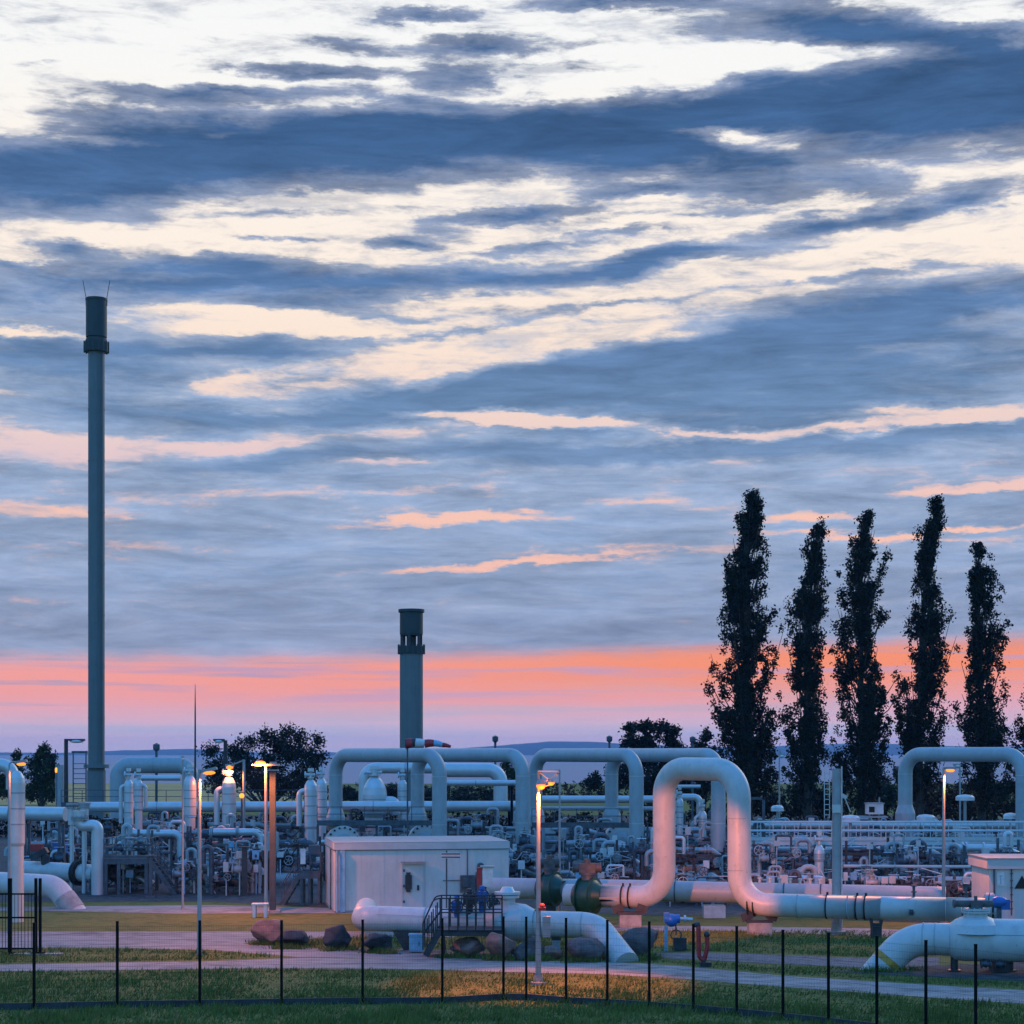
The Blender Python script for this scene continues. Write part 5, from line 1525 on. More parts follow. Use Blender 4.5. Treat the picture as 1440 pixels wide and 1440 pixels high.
# ---- hydrant and blue valve in front ----------------------------------------------------------
def hydrant():
    D = 66.5; t = thing('standpipe', G(990, 1360), 'dark red hose standpipe hooped beside a fence post', 'standpipe')
    Q = lambda px, py: W(px, py, D)
    b = MB(); b.tube(fillet([Q(982, 1300), Q(983, 1345), Q(990, 1352), Q(995, 1330), Q(994, 1316)], .25, 8), .085, 10); part('hose', b, 'red_paint', t)
    b = MB(); b.tube([Q(989, 1350), Vector((Q(990, 1352).x, D, 0))], .10, 10); b.box((Q(992, 1352).x, D, .08), (.4, .3, .16)); part('base', b, 'dark_steel', t)
    b = MB(); b.tube([Q(975, 1301), Q(984, 1300)], .09, 10); b.ball(Q(994, 1314), .12, 10, 8); part('coupling', b, 'dark_steel', t)
    D = DG(1337); t = thing('valve_stand', G(938, 1337), 'bright blue valve with a handwheel on a slim blue post, near the biggest boulder', 'valve')
    Q = lambda px, py: W(px, py, D); x = Q(936.5, 1320).x
    b = MB(); b.beam((x, D, 0), (x, D, Q(0, 1302).z), .13); part('post', b, 'box_blue', t)
    c = Q(945, 1292)
    b = MB(); b.tube([c + Vector((-.28, 0, 0)), c + Vector((.3, 0, 0))], .17, 14); b.ball(c + Vector((-.02, 0, -.06)), .26, 14, 10); b.box(c + Vector((-.22, 0, .06)), (.2, .3, .34)); part('body', b, 'valve_blue', t)
    b = MB(); b.tube([c + Vector((.3, 0, 0)), c + Vector((.8, 0, -.03))], .07, 10); ring_on(b, c + Vector((.5, 0, 0)), (1, 0, 0), .14, .08, 12); part('spindle', b, 'clad_steel', t)
    b = MB(); q = c + Vector((.15, -.1, -.62)); b.torus(q, .2, .025, (0, 1, 0), 18, 6); b.tube([q, c + Vector((.15, 0, -.2))], .03, 6); b.box(q + Vector((.15, .1, -.35)), (.5, .3, .5)); part('handwheel', b, 'dark_steel', t)
    D = 73.0; t = thing('valve_stand', G(1404, 1330), 'bright blue valve gearbox at the end of the loop pipeline, beside the pinkish hut', 'valve')
    c = W(1405, 1269, D)
    b = MB(); b.ball(c, .3, 14, 10, (1.2, .8, .8)); b.box(c + Vector((.22, 0, -.08)), (.34, .34, .4)); part('body', b, 'valve_blue', t)
    b = MB(); b.beam((c.x, D, 0), (c.x, D, c.z - .2), .16); part('post', b, 'mid_steel', t)
    b = MB(); b.tube([c, c + Vector((-.75, 0, 0))], .08, 10); part('spindle', b, 'clad_steel', t)
hydrant()
# ---- left half of the plant -----------------------------------------------------------------
def header(label, pts, r, m='clad_steel', sup=True, name='header_pipe', bands=3, bend=.9, group='header pipes', legs=None):
    P = [W(*p) for p in pts]
    t = thing(name, (P[0].x, P[0].y, 0), label, 'pipe', group)
    F_ = fillet(P, bend, 8) if len(P) > 2 else P
    b = MB(); b.tube(F_, r, 24); part('pipe', b, m, t)
    w = MB()
    for a, c in zip(P, P[1:]):
        L = (c - a).length
        n = int(L / 5)
        for i in range(1, n + 1): ring_on(w, a.lerp(c, i / (n + 1)), c - a, r + .012, .07)
    if w.v: part('band', w, 'galvanised', t)
    for (px, D) in (legs or []):
        # trestle from the pipe down to the yard
        x = (px - 720) * D / F
        zz = None
        for a, c in zip(P, P[1:]):
            if min(a.x, c.x) - .01 <= x <= max(a.x, c.x) + .01 and abs(a.x - c.x) > .01:
                q = (x - a.x) / (c.x - a.x); p = a.lerp(c, q); zz = p.z - r; D2 = p.y; break
        if zz is None or zz < .3: continue
        s_ = MB()
        for y in (-.45, .45): s_.beam((x, D2 + y, 0), (x, D2 + y, zz), .16)
        s_.beam((x, D2 - .6, zz - .08), (x, D2 + .6, zz - .08), .16)
        part('trestle', s_, 'mid_steel', t)
    return t
header('broad header pipe entering at the left edge, in front of the small trees', [(-60, 1143, 112), (93, 1145, 110)], .43, legs=[(-20, 111), (40, 111), (86, 110)])
header('long bright header pipe running level behind the left plant and the first arch', [(120, 1135, 128), (728, 1133.5, 128)], .36, legs=[(150, 1), (230, 1), (300, 1), (400, 1), (470, 1), (560, 1), (650, 1), (715, 1)])
header('wide grey double bend header at the upper left, just right of the tall stack', [(166, 1150, 140), (166, 1076, 140), (268, 1076, 140), (268, 1120, 140)], .62, 'pipe_grey', legs=[])
header('thin pale header slung under the double bend header', [(186, 1128, 136), (186, 1094, 136), (254, 1094, 136)], .20, legs=[(245, 1)])
header('rounded pipe end at the left edge level with the treetops', [(-60, 1076, 116), (18, 1076, 116), (18, 1110, 116)], .42, legs=[(-5, 1)])
header('pale elbow header with a wide bend inside the first arch', [(512, 1140, 134), (512, 1080, 134), (628, 1080, 134)], .40, legs=[(600, 1)])
header('fat header ending in a downward elbow, right of the first arch', [(610, 1083, 130), (704, 1083, 130), (704, 1126, 130)], .50, legs=[(640, 1)])
header('slim pale header level below the fat elbow header', [(610, 1101, 126), (728, 1101, 126)], .20, legs=[(640, 1), (716, 1)])
header('pale header seen through the third arch, level above the dense pipework', [(758, 1124, 126), (952, 1124, 126), (952, 1160, 126)], .25, legs=[(800, 1), (870, 1), (930, 1)], bend=.5)
header('second thinner header under the pale one in the third arch', [(758, 1137, 122), (880, 1137, 122), (930, 1137, 122)], .14, 'pipe_grey', legs=[(830, 1), (910, 1)])
header('small pale header with a drop elbow, inside the tall loop', [(940, 1121, 118), (984, 1121, 118), (984, 1150, 118)], .22, legs=[(960, 1)], bend=.4)
header('short pale pipe high inside the tall loop', [(951, 1106, 124), (985, 1106, 124)], .12, legs=[(968, 1)])

def bottle(label, px, ytop, ybot, w, D, neck=True, side=-1, m='clad_steel'):
    k = D / F; x = (px - 720) * k; r = w * k / 2
    z = lambda py: H - (py - HY) * k
    t = thing('filter_vessel', (x, D, 0), label, 'vessel', 'upright vessels')
    zt, zb = z(ytop), z(ybot)
    b = MB(); b.lathe([(r * .85, 0), (r * .85, zb), (r, zb + r * .4), (r, zt - r * 1.5), (r * .92, zt - r * .9), (r * .62, zt - r * .3), (r * .32, zt)], (x, D, 0), seg=24)
    part('shell', b, m, t)
    g = MB()
    for q in (.35, .6, .85): ring_on(g, (x, D, zb + (zt - r * 1.6 - zb) * q), (0, 0, 1), r + .012, .06)
    part('band', g, 'galvanised', t)
    if neck:
        g = MB(); g.tube([(x, D, zt - .1), (x, D, zt + .45)], r * .28, 10); g.tube([(x - r * .8, D, zt + .3), (x + r * .6, D, zt + .3)], .12, 10)
        ring_on(g, (x - r * .8, D, zt + .3), (1, 0, 0), .22, .08, 12); g.box((x, D, zt + .62), (r * .8, .35, .22)); ring_on(g, (x, D, zt + .1), (0, 0, 1), r * .5, .09, 14)
        part('top_valve', g, 'clad_steel', t)
    if side:
        g = MB(); q = zt - r * 2.4
        g.tube(fillet([(x, D, q + .3), (x + side * r * 1.7, D, q + .3), (x + side * r * 1.7, D, zb + .2)], .3, 6), r * .42, 14); part('side_pipe', g, m, t)
    return t
bottle('slim upright vessel at the far left, its edge lit orange by the lamp over it', 24, 1084, 1190, 22, 84, False, 0)
bottle('pale upright vessel beside the foot of the tall stack, under the double bend', 181, 1096, 1162, 13, 120)
bottle('second pale upright vessel, close behind the one by the tall stack', 195, 1096, 1140, 12, 124, True, 1)
bottle('pale upright vessel at the needle mast', 267, 1090, 1150, 18, 122, True, 0)
bottle('pale bottle shaped vessel directly under the small crooked lamp', 322, 1092, 1164, 20, 122)
bottle('pale bottle shaped vessel just left of the first arch', 437, 1096, 1166, 19, 121)
bottle('pale vessel half hidden behind the one left of the first arch', 452, 1094, 1150, 16, 125, True, 0)
bottle('broad pale conical vessel inside the first arch', 527, 1092, 1150, 34, 130, True, 1)
bottle('pale vessel between the two legs inside the first arch', 566, 1096, 1140, 14, 131, True, 0)
bottle('stubby pale vessel inside the tall loop', 956, 1122, 1160, 10, 116, True, 0)
bottle('twin of the stubby vessel, standing right of it in the tall loop', 988, 1140, 1164, 12, 117, True, -1)

def process_pipe(label, pts, r, m='clad_steel', bend=.5, seats=1, name='process_pipe'):
    P = [W(*p) for p in pts]
    t = thing(name, (P[-1].x, P[-1].y, 0), label, 'pipe', 'process pipes')
    b = MB(); b.tube(fillet(P, bend, 8), r, 18); part('pipe', b, m, t)
    g = MB()
    for q in (P[0], P[-1]):
        pass
    a, c = P[0], P[1]
    flange_pair(g, a.lerp(c, .5), c - a, r); part('flange', g, 'galvanised', t)
    return t
process_pipe('pale pipe dropping from the vessel by the tall stack, running level and turning down', [(182, 1150, 117), (182, 1172, 117), (254, 1172, 117), (254, 1262, 117)], .24)
process_pipe('square pale pipe column with a top bend beside the dark platform', [(112, 1140, 100), (112, 1161, 100), (137, 1161, 100), (137, 1262, 100)], .32, bend=.25)
process_pipe('thin pipe hooking down behind the orange lamp post', [(300, 1170, 112), (368, 1170, 112), (368, 1250, 112)], .22)
process_pipe('dark level pipe under the bottle vessel beneath the crooked lamp', [(285, 1172, 116), (310, 1172, 116), (372, 1172, 116), (372, 1240, 116)], .28, 'mid_steel')

def valve_tower(label, px, ytop, ybot, w, D):
    k = D / F; x = (px - 720) * k; z = lambda py: H - (py - HY) * k
    t = thing('safety_valve', (x, D, 0), label, 'valve', 'tall valves at the left')
    r = w * k / 2
    b = MB(); b.tube([(x, D, z(ybot)), (x, D, z(ytop) - .2)], r * .55, 14)
    b.tube([(x, D, z(ybot)), (x, D, z(ybot) + .9)], r * .75, 14); b.tube([(x, D, 0), (x, D, z(ybot))], r * .42, 10)
    part('body', b, 'clad_steel', t)
    b = MB(); ring_on(b, (x, D, z(ytop)), (0, 0, 1), r * 1.15, .12, 18); ring_on(b, (x, D, z(ytop) - .2), (0, 0, 1), r * .95, .10, 18); ring_on(b, (x, D, z(ybot) + .95), (0, 0, 1), r, .12, 18)
    part('flange', b, 'galvanised', t)
    b = MB()
    for q in range(4): b.tube([(x + r * .85 * math.cos(q * PI / 2 + .6), D + r * .85 * math.sin(q * PI / 2 + .6), z(ybot) + .95), (x + r * .85 * math.cos(q * PI / 2 + .6), D + r * .85 * math.sin(q * PI / 2 + .6), z(ytop))], .045, 6)
    part('yoke', b, 'mid_steel', t)
valve_tower('tall yoke valve with a flat cap, in front of the dark trees at the left', 101, 1131, 1160, 14, 102)
valve_tower('taller yoke valve just beside it, nearer the stack', 118.5, 1130, 1158, 16, 101)

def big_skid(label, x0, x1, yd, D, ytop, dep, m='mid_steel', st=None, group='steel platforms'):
    """raised steel platform on columns with a guard rail, and a stair when st is given"""
    k = D / F; xa, xb = (x0 - 720) * k, (x1 - 720) * k; z = H - (yd - HY) * k
    t = thing('steel_platform', ((xa + xb) / 2, D, 0), label, 'platform', group)
    b = MB(); b.box(((xa + xb) / 2, D + dep / 2, z - .03), (xb - xa, dep, .05)); part('deck', b, m, t)
    b = MB()
    for y in (D + .06, D + dep - .06): b.beam((xa, y, z - .19), (xb, y, z - .19), .12, .26)
    for x in (xa + .06, (xa + xb) / 2, xb - .06): b.beam((x, D + .12, z - .19), (x, D + dep - .12, z - .19), .12, .24)
    part('beam', b, m, t)
    for x in (xa + .1, (xa + xb) / 2 - .4, xb - .1):
        for y in (D + .1, D + dep - .1):
            b = MB(); b.beam((x, y, 0), (x, y, z - .32), .18); part('column', b, m, t)
    railing(t, [(xa, D + dep - .05, z), (xa, D + .05, z), (xb, D + .05, z), (xb, D + dep - .05, z)], 1.05, 1.1, m='mid_steel')
    b = MB()
    b.beam((xa + .1, D + dep - .2, .2), (xb - .1, D + dep - .2, z - .4), .07); b.beam((xb - .1, D + dep - .2, .2), (xa + .1, D + dep - .2, z - .4), .07)
    part('brace', b, m, t)
    if st:
        foot = Vector(((st - 720) * k, D + .45, 0)); head = Vector((xb if st > x1 else xa, D + .45, z))
        stair(t, foot, head, .9, m)
    return t, z
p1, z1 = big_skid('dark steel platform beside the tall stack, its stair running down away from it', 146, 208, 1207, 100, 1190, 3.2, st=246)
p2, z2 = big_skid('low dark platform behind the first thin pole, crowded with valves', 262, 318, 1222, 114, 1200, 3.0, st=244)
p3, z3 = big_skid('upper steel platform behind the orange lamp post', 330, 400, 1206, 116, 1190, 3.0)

def red_stair():
    D = 94.0; k = D / F
    t = thing('access_stair', G(425, 1278), 'steel stair and landing beside the white hut, washed red orange by the lamp', 'stair')
    X_ = lambda px: (px - 720) * k
    z = H - (1228 - HY) * k
    b = MB(); b.box(((X_(424) + X_(452)) / 2, D, z), (X_(452) - X_(424), 1.4, .05)); b.beam((X_(424), D - .7, z - .12), (X_(452), D - .7, z - .12), .07, .2); part('landing', b, 'mid_steel', t)
    for px in (426, 437, 450):
        for y in (-.62, .62):
            b = MB(); b.beam((X_(px), D + y, 0), (X_(px), D + y, z - .05), .12); part('leg', b, 'mid_steel', t)
    stair(t, (X_(398), D, 0), (X_(424), D, z), 1.3, 'mid_steel')
    railing(t, [(X_(424), D + .65, z), (X_(452), D + .65, z), (X_(452), D - .65, z), (X_(424), D - .65, z)], 1.05, .5, 'mid_steel')
    b = MB(); b.box(W(428.5, 1203, D) + Vector((0, -.8, 0)), (.26, .03, .78)); n = part('notice', b, 'sign_white', t)
    b = MB(); b.box(W(441, 1196, D) + Vector((0, .4, 0)), (.55, .4, .5)); part('panel_box', b, 'mid_steel', t)
red_stair()

# ---- dense pipework -------------------------------------------------------------------------
def valve_skid(label, x0, x1, D, ztop, seed, nv=6, group='dense valve skids'):
    """open frame of risers, cross pipes and handwheel valves"""
    rng = random.Random(seed); k = D / F
    xa, xb = (x0 - 720) * k, (x1 - 720) * k; w = xb - xa; dep = 2.6
    t = thing('valve_skid', ((xa + xb) / 2, D, 0), label, 'pipework', group)
    fm = MB()
    nx = max(2, int(w / 2.6))
    for i in range(nx + 1):
        x = xa + w * i / nx
        for y in (0, dep): fm.beam((x, D + y, 0), (x, D + y, ztop * rng.uniform(.72, 1)), .13)
        fm.beam((x, D, ztop * .7), (x, D + dep, ztop * .7), .10)
    for zz in (.35, ztop * .7):
        for y in (0, dep): fm.beam((xa, D + y, zz), (xb, D + y, zz), .11, .14)
    fm.beam((xa, D - .02, .35), (xa + w / nx, D - .02, ztop * .7), .07)
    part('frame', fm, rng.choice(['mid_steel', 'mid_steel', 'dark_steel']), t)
    pm = ['clad_steel', 'pipe_grey', 'pipe_grey', 'galvanised', 'galvanised', 'mid_steel', 'mid_steel']
    # cross pipes
    for i in range(4):
        zz = .5 + (ztop - .9) * (i + rng.random() * .6) / 4; y = D + rng.uniform(.1, dep - .1); r = rng.uniform(.09, .22)
        b = MB(); b.tube(fillet([(xa - .1, y, zz), (xb - rng.uniform(.2, 1.4), y, zz), (xb - rng.uniform(.2, .3), y + .1, zz - rng.uniform(.3, .45))], .15, 5), r, 14)
        for q in range(3): ring_on(b, (xa + w * rng.random() * .8, y, zz), (1, 0, 0), r * 1.6, .09, 16)
        part('cross_pipe', b, rng.choice(pm), t)
    # risers
    for i in range(max(4, int(w / .6))):
        x = xa + w * (i + rng.random() * .7) / max(4, int(w / .6)); y = D + rng.uniform(-.35, dep); r = rng.uniform(.055, .15); h = ztop * rng.uniform(.45, 1.12)
        b = MB(); tip = rng.choice([-1, 1]) * rng.uniform(.3, .9)
        b.tube(fillet([(x, y, .02), (x, y, h), (x + tip, y, h), (x + tip, y, h - rng.uniform(.25, 1.0))], r * 2, 6), r, 12)
        for q in range(2): ring_on(b, (x, y, h * rng.uniform(.2, .9)), (0, 0, 1), r * 1.75, .09, 14)
        part('riser', b, rng.choice(pm), t)
    for i in range(nv):
        x = xa + w * (i + rng.random()) / nv
        small_valve(t, (x, D + rng.uniform(-.5, .6), rng.uniform(.7, ztop * .8)), rng.uniform(.11, .22), rng.choice('XXZ'), rng.choice(['galvanised', 'clad_steel', 'mid_steel']), rng.choice(['pipe_grey', 'galvanised', 'mid_steel', 'mid_steel', 'dark_steel']))
    for i in range(max(2, int(w / 2.0))):
        x = xa + w * rng.random(); y = D + rng.uniform(-.8, -.3); zz = rng.uniform(1.0, ztop * .95); b = MB()
        b.tube([(x, y, 0), (x, y, zz)], .035, 6); b.box((x, y - .05, zz), (rng.uniform(.2, .42), .22, rng.uniform(.26, .55)))
        part('gauge_box', b, rng.choice(['clad_steel', 'sign_white', 'pipe_paint', 'box_blue']), t)
    for i in range(7):
        b = MB(); x = xa + w * rng.random(); y = D + rng.uniform(-.5, dep); zz = rng.uniform(.6, ztop)
        b.tube(fillet([(x, y, zz), (x + rng.uniform(-.9, .9), y, zz), (x + rng.uniform(-.9, .9), y - .2, zz + rng.uniform(-.8, .5))], .06, 4), .025, 6)
        part('tubing', b, 'clad_steel', t)
SK = [
    ('front manifold just right of the stair that leaves the dark platform', 248, 300, 101, 2.2, 5),
    ('front manifold between the grass strip lamp and the dark steel post', 298, 342, 100, 2.4, 5),
    ('front manifold squeezed between the dark steel post and the orange lamp post', 346, 370, 101, 2.6, 3),
    ('dark tangle under the deck of the platform beside the tall stack', 150, 208, 101.5, 1.7, 5),
    ('low dark pipework behind the flanged pipe at the left', 20, 95, 110, 2.0, 6),
    ('middle row of pipework between the tall loop and the thick column', 1058, 1170, 112, 3.3, 8),
    ('middle row of pipework just right of the thick column', 1186, 1270, 112, 3.2, 7),
    ('middle row of pipework behind the glowing lamp post', 1268, 1350, 113, 3.2, 7),
    ('middle row of pipework behind the roof of the pinkish hut', 1350, 1450, 113, 3.2, 7),
    ('middle row of pipework seen through the tall loop', 915, 1030, 112, 3.2, 8),
    ('pipework in the middle of the third arch, left of its right leg', 800, 890, 110, 3.0, 8),
    ('pipework at the right leg of the second arch', 690, 750, 112, 3.0, 6),
    ('low manifold behind the rear pipeline, inside the tall loop', 938, 1020, 93, 1.7, 6),
    ('low manifold behind the rear pipeline, right of the tall loop', 1062, 1120, 93, 1.7, 5),
    ('low manifold behind the rear pipeline, near the thick column', 1118, 1166, 94, 1.7, 5),
    ('dark pipework behind the yoke valves, under the broad header', 60, 150, 127, 3.2, 6),
    ('dark rear pipework under the long header, behind the stair by the tall stack', 190, 290, 131, 3.3, 6),
    ('dark rear pipework under the long header, behind the bottle vessel', 290, 385, 131, 3.3, 6),
    ('dark rear pipework under the long header, just left of the first arch', 380, 470, 131, 3.3, 6),
    ('tangle of small valves and risers above the pipe bending into the ground', 30, 100, 116, 2.6, 6),
    ('pipework packed on and under the dark platform beside the tall stack', 150, 214, 106, 3.4, 7),
    ('risers and handwheels between the thin pole and the needle mast', 214, 268, 118, 3.6, 5),
    ('dense valve rack behind the lit grass strip lamp', 264, 330, 118, 3.3, 8),
    ('valve rack just left of the orange lamp post', 326, 376, 112, 3.0, 6),
    ('dark pipework between the grey column and the red lit stair', 388, 450, 108, 3.2, 7),
    ('pipework showing above the roof of the white hut, inside the first arch', 490, 590, 128, 3.6, 8),
    ('pipework between the roof of the white hut and the second arch', 630, 735, 122, 3.7, 10),
    ('pipework low beside the right end of the white hut', 700, 760, 104, 2.4, 7),
    ('valve rack framed by the third arch, behind the thin unlit pole', 760, 850, 118, 3.5, 10),
    ('pipework just above the larger green valve', 830, 905, 108, 2.6, 8),
    ('valve rack filling the inside of the tall loop', 925, 1026, 104, 2.7, 10),
    ('second row of pipework behind the rack in the tall loop', 900, 1010, 121, 3.6, 8),
    ('valve rack under the walkway, between the loop and the thick column', 1060, 1170, 103, 2.9, 11),
    ('pipework behind the walkway, left of the thick column', 1056, 1160, 121, 3.4, 8),
    ('valve rack under the walkway, right of the thick column', 1190, 1262, 103, 2.9, 8),
    ('valve rack under the walkway, either side of the glowing lamp post', 1264, 1352, 102, 2.9, 10),
    ('valve rack under the walkway at the foot of the last arch', 1356, 1450, 104, 2.9, 9),
    ('rear pipework between the thick column and the last arch', 1190, 1300, 122, 3.3, 8),
    ('rear pipework seen inside the last arch', 1304, 1440, 122, 3.0, 8),
    ('low front manifold left of the glowing lamp post, right behind the loop pipeline', 1226, 1310, 92, 1.5, 7),
    ('low front manifold between the glowing lamp post and the pinkish hut', 1334, 1386, 90, 1.6, 6),
    ('low front manifold right of the thick column bottom', 1184, 1228, 94, 1.6, 4),
    ('low dark manifold between the two green valves and the arch foot', 800, 870, 98, 1.5, 5),
]
for i, (lab, a, b_, D, zt, nv) in enumerate(SK):
    valve_skid(lab, a, b_, D, zt, 500 + i * 7, nv)

# ---- long walkway on the right ----------------------------------------------------------------
def walkway():
    D = 110.0; k = D / F; X_ = lambda px: (px - 720) * k
    t = thing('walkway', (X_(1240), D, 0), 'long raised walkway with pale guard rails crossing the right half of the plant', 'walkway')
    z = H - (1182 - HY) * k; dep = 1.5
    xa, xb = X_(1052), X_(1475)
    b = MB(); b.box(((xa + xb) / 2, D + dep / 2, z - .03), (xb - xa, dep, .05)); part('deck', b, 'galvanised', t)
    b = MB()
    for y in (D + .04, D + dep - .04): b.beam((xa, y, z - .17), (xb, y, z - .17), .08, .22)
    part('beam', b, 'clad_steel', t)
    n = 9
    for i in range(n + 1):
        x = xa + (xb - xa) * i / n
        for y in (D + .1, D + dep - .1):
            b = MB(); b.beam((x, y, 0), (x, y, z - .28), .13); part('column', b, 'mid_steel', t)
    for y in (D + .03, D + dep - .03):
        b = MB()
        for h in (1.08, .56): b.tube([(xa, y, z + h), (xb, y, z + h)], .04, 8)
        b.beam((xa, y, z + .07), (xb, y, z + .07), .015, .14)
        part('rail', b, 'clad_steel', t)
        m = 24
        for i in range(m + 1):
            x = xa + (xb - xa) * i / m; b = MB(); b.tube([(x, y, z - .2), (x, y, z + 1.08)], .03, 6); part('post', b, 'clad_steel', t)
    header('pale pipe carried level just behind the walkway rail', [(1050, 1160, 116), (1200, 1160, 116), (1480, 1161, 116)], .22, legs=[(1080, 1), (1150, 1), (1240, 1), (1330, 1), (1420, 1)])
    header('thin pipe level below the walkway deck', [(1050, 1193, 107), (1290, 1193, 107), (1480, 1194, 107)], .10, 'pipe_paint', legs=[(1100, 1), (1220, 1), (1340, 1)])
    header('slim pipe level across the middle of the racks, right of the thick column', [(1186, 1218, 100), (1330, 1219, 100), (1390, 1219, 100)], .09, 'pipe_paint', legs=[(1200, 1), (1280, 1), (1370, 1)])
    header('low pale pipe behind the front manifolds at the right', [(1190, 1240, 97), (1380, 1241, 96), (1480, 1241, 96)], .30, 'pipe_grey', legs=[(1215, 1), (1300, 1), (1420, 1)])
walkway()
bottle('squat pale drum under the walkway, left of the thick column', 1152, 1188, 1212, 15, 101, True, 0)

def vents_and_cabin():
    for i, (px, py, D, w, lab) in enumerate(((1093, 1138, 116, 18, 'white mushroom vent on a stalk, before the tallest poplar'), (1357, 1123, 120, 26, 'white mushroom vent high inside the last arch'), (1421, 1149, 114, 20, 'white mushroom vent at the right foot of the last arch'), (1302, 1151, 118, 26, 'white mushroom vent by the left foot of the last arch'), (1196, 1152, 114, 26, 'flat white vent just right of the thick column'))):
        k = D / F; c = W(px, py, D); t = thing('mushroom_vent', (c.x, D, 0), lab, 'vent', 'mushroom vents')
        r = w * k / 2
        b = MB(); b.tube([(c.x, D, 0), (c.x, D, c.z)], r * .16, 10); part('stalk', b, 'galvanised', t)
        b = MB(); b.lathe([(r * .2, c.z - .1), (r, c.z - .12), (r, c.z + .1), (r * .75, c.z + .22), (0, c.z + .27)], (c.x, D, 0), seg=22); part('hood', b, 'sign_white', t)
    D = 118.0; t = thing('camera_cabin', (W(1229, 1138, D).x, D, 0), 'small pale box cabin with a dark square window, raised before the middle poplar', 'cabin')
    c = W(1229.5, 1137.5, D); b = MB(); b.box(c, (1.0, .9, .66)); part('body', b, 'sign_white', t)
    b = MB(); b.box(W(1224, 1138, D) + Vector((0, -.46, 0)), (.36, .03, .36)); part('window', b, 'glass_dark', t)
    b = MB(); b.box(c + Vector((0, 0, .36)), (1.12, 1.0, .06)); b.tube([c + Vector((.32, 0, .35)), c + Vector((.32, 0, .75))], .05, 8); part('roof', b, 'galvanised', t)
    b = MB(); b.beam((c.x - .3, D, 0), (c.x - .3, D, c.z - .33), .12); b.beam((c.x + .3, D, 0), (c.x + .3, D, c.z - .33), .12); b.box((c.x - .2, D - .1, c.z - .5), (1.9, .9, .1)); part('stand', b, 'galvanised', t)
    for px, D, top, lab in ((1064, 118, 1121, 'blue grey steel goalpost frame just right of the tall loop'), (112, 130, 1056, 'small railed lookout ladder between the dark post and the tall stack')):
        k = D / F; x = (px - 720) * k; zt = H - (top - HY) * k
        t = thing('goalpost' if px > 1000 else 'lookout_tower', (x, D, 0), lab, 'frame', None)
        b = MB()
        for s_ in (-.45, .45): b.beam((x + s_, D, 0), (x + s_, D, zt), .16 if px > 1000 else .08)
        b.beam((x - .55, D, zt - .08), (x + .55, D, zt - .08), .16); 
        if px < 1000:
            for i in range(14): b.beam((x - .42, D, zt - .9 - i * .35), (x + .42, D, zt - .9 - i * .35), .05)
        part('frame', b, 'mid_steel', t)
        b = MB(); b.box((x, D, .05), (1.4, .5, .1)); part('base', b, 'concrete', t)
vents_and_cabin()

def containers():
    for px0, px1, y0, y1, D, m, lab in ((64, 80, 1188, 1196, 108, 'red_paint', 'small red barrel among the valves at the left'), (66, 84, 1186, 1198, 112, 'valve_blue', 'small bright blue tarp box among the valves at the left')):
        k = D / F; c = W((px0 + px1) / 2 + (10 if m == 'valve_blue' else -20), (y0 + y1) / 2, D); t = thing('storage_box', (c.x, D, 0), lab, 'box')
        w = (px1 - px0) * k; h = (y1 - y0) * k
        b = MB(); b.box(c, (w, .6, h)); b.box((c.x, D, c.z + h * .5 + .02), (w * 1.06, .64, .05)); part('body', b, m, t)
        b = MB(); b.box((c.x, D, (c.z - h / 2) / 2), (w * .8, .5, c.z - h / 2)); part('stand', b, 'mid_steel', t)
containers()

def hedges():
    for i, (xa, xb, D, top, lab) in enumerate(((-40, 130, 168, 1139, 'low dark hedge beyond the broad header at the left edge'), (120, 300, 170, 1141, 'low dark hedge beyond the long header, behind the tall stack'), (290, 470, 171, 1140, 'low dark hedge beyond the long header, behind the orange lamp post'),
                                               (460, 740, 172, 1141, 'low dark hedge beyond the first two arches'), (730, 990, 173, 1138, 'low dark hedge beyond the third and fourth arches'), (980, 1240, 174, 1130, 'dark hedge along the feet of the poplars, left of the camera cabin'), (1225, 1480, 174, 1128, 'dark hedge along the feet of the poplars, inside the last arch'), (455, 760, 300, 1101, 'dark shoreline hedge before the bay, behind the first two arches'), (750, 1020, 301, 1100, 'dark shoreline hedge before the bay, behind the third arch'), (1010, 1500, 302, 1099, 'dark shoreline hedge before the bay, behind the poplars'))):
        rng = random.Random(900 + i); k = D / F
        x0, x1 = (xa - 720) * k, (xb - 720) * k; h = H - (top - HY) * k
        t = thing('hedge', ((x0 + x1) / 2, D, 0), lab, 'hedge', 'hedges behind the plant')
        tr, cr = MB(), MB()
        n = int((x1 - x0) / .9)
        for j in range(n):
            x = x0 + (x1 - x0) * (j + rng.random()) / n; hh = h * rng.uniform(.72, 1.08)
            tr.tube([(x, D, 0), (x + rng.uniform(-.2, .2), D, hh * .8)], [.05, .02], 4)
            for q in range(int(9 * h / 2.4)):
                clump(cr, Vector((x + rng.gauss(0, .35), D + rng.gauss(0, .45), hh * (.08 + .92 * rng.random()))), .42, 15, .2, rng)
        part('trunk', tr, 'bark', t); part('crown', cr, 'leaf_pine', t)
hedges()

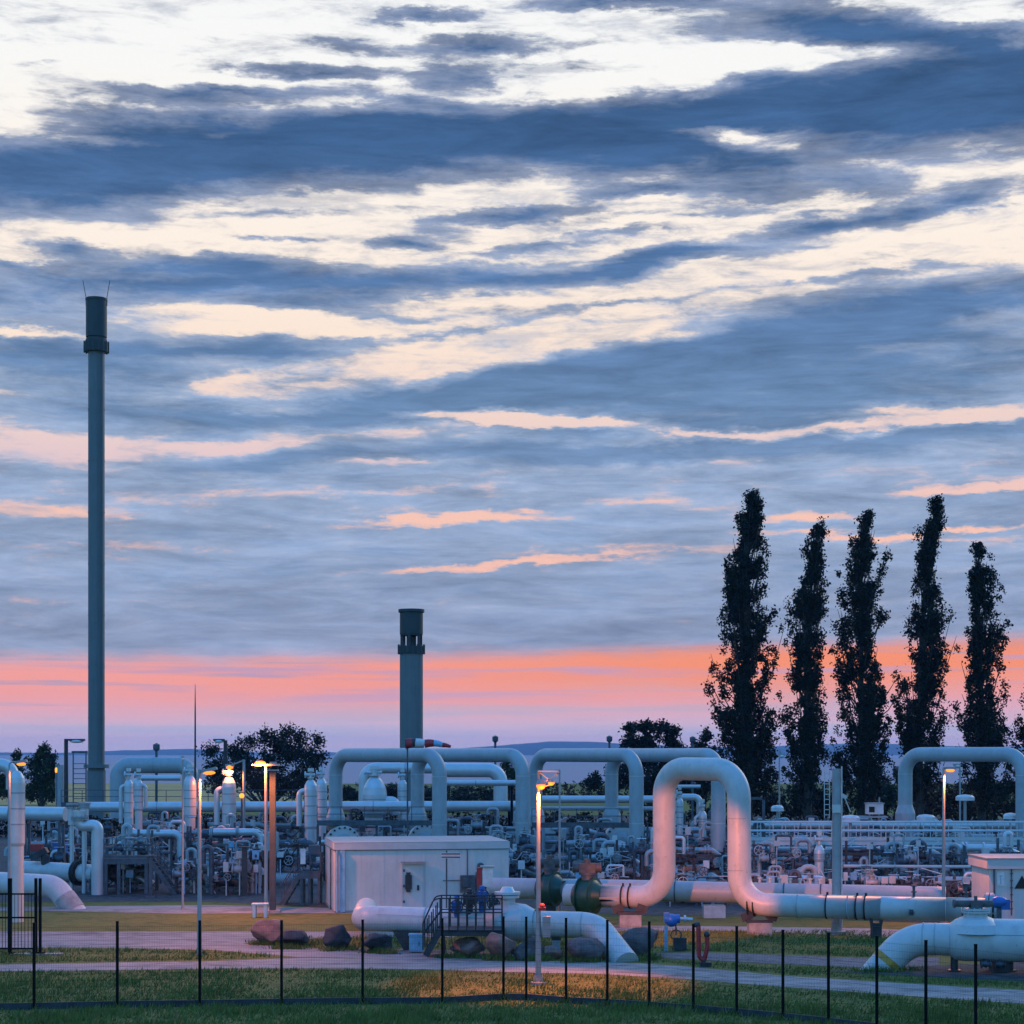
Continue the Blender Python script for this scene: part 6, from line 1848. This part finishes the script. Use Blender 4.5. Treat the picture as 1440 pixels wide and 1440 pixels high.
def catwalks():
    for x0, x1, yd, D, m, lab in ((86, 470, 1131, 131, 'mid_steel', 'long narrow catwalk with thin rails running along the back of the long header'),
                                  (446, 612, 1157, 117, 'mid_steel', 'short dark catwalk crossing the first arch above the white hut'),
                                  (748, 905, 1160, 115, 'mid_steel', 'short dark catwalk crossing the feet of the third arch')):
        k = D / F; a, b_ = (x0 - 720) * k, (x1 - 720) * k; z = H - (yd - HY) * k
        t = thing('catwalk', ((a + b_) / 2, D, 0), lab, 'walkway', 'catwalks')
        d = MB(); d.box(((a + b_) / 2, D + .4, z), (b_ - a, .8, .05)); d.beam((a, D, z - .1), (b_, D, z - .1), .06, .16); part('deck', d, m, t)
        n = max(2, int((b_ - a) / 4))
        for i in range(n + 1):
            x = a + (b_ - a) * i / n; d = MB(); d.beam((x, D + .4, 0), (x, D + .4, z - .1), .14); part('column', d, m, t)
        railing(t, [(a, D, z), (b_, D, z)], 1.0, 1.5, m)
    for px, D, top, m, lab in ((344, 99, 1192, 'dark_steel', 'thick dark steel post in front of the kinked low pipe'), (212, 98, 1204, 'mid_steel', 'grey steel post at the head of the dark platform stair'), (1368, 97, 1200, 'mid_steel', 'grey steel post left of the pinkish hut')):
        k = D / F; x = (px - 720) * k; zt = H - (top - HY) * k
        t = thing('steel_post', (x, D, 0), lab, 'post', 'steel posts in the plant')
        d = MB(); d.beam((x, D, .05), (x, D, zt), .26 if m == 'dark_steel' else .16); part('shaft', d, m, t)
        d = MB(); d.box((x, D, .03), (.5, .5, .06)); d.box((x, D, zt + .03), (.6, .4, .06)); part('base', d, m, t)
catwalks()
# ---- haze over land and bay -----------------------------------------------------------------
def haze():
    mb = MB(); mb.box((0, 3150, 29.5), (12000, 7300, 63))
    m = bpy.data.materials.new('haze_air'); m.use_nodes = True
    nt = m.node_tree; nt.nodes.clear()
    v = nt.nodes.new('ShaderNodeVolumePrincipled')
    v.inputs['Color'].default_value = (0.36, 0.62, 1.0, 1)
    v.inputs['Density'].default_value = HAZE_DENSITY
    v.inputs['Density Attribute'].default_value = ''
    v.inputs['Anisotropy'].default_value = 0.0
    o = nt.nodes.new('ShaderNodeOutputMaterial'); nt.links.new(v.outputs[0], o.inputs['Volume'])
    MATS['haze_air'] = m
    ob = solo('haze', mb, 'haze_air', (0, 0, 0), None, None, None, 'stuff')
HAZE_DENSITY = 1.0e-4
haze()
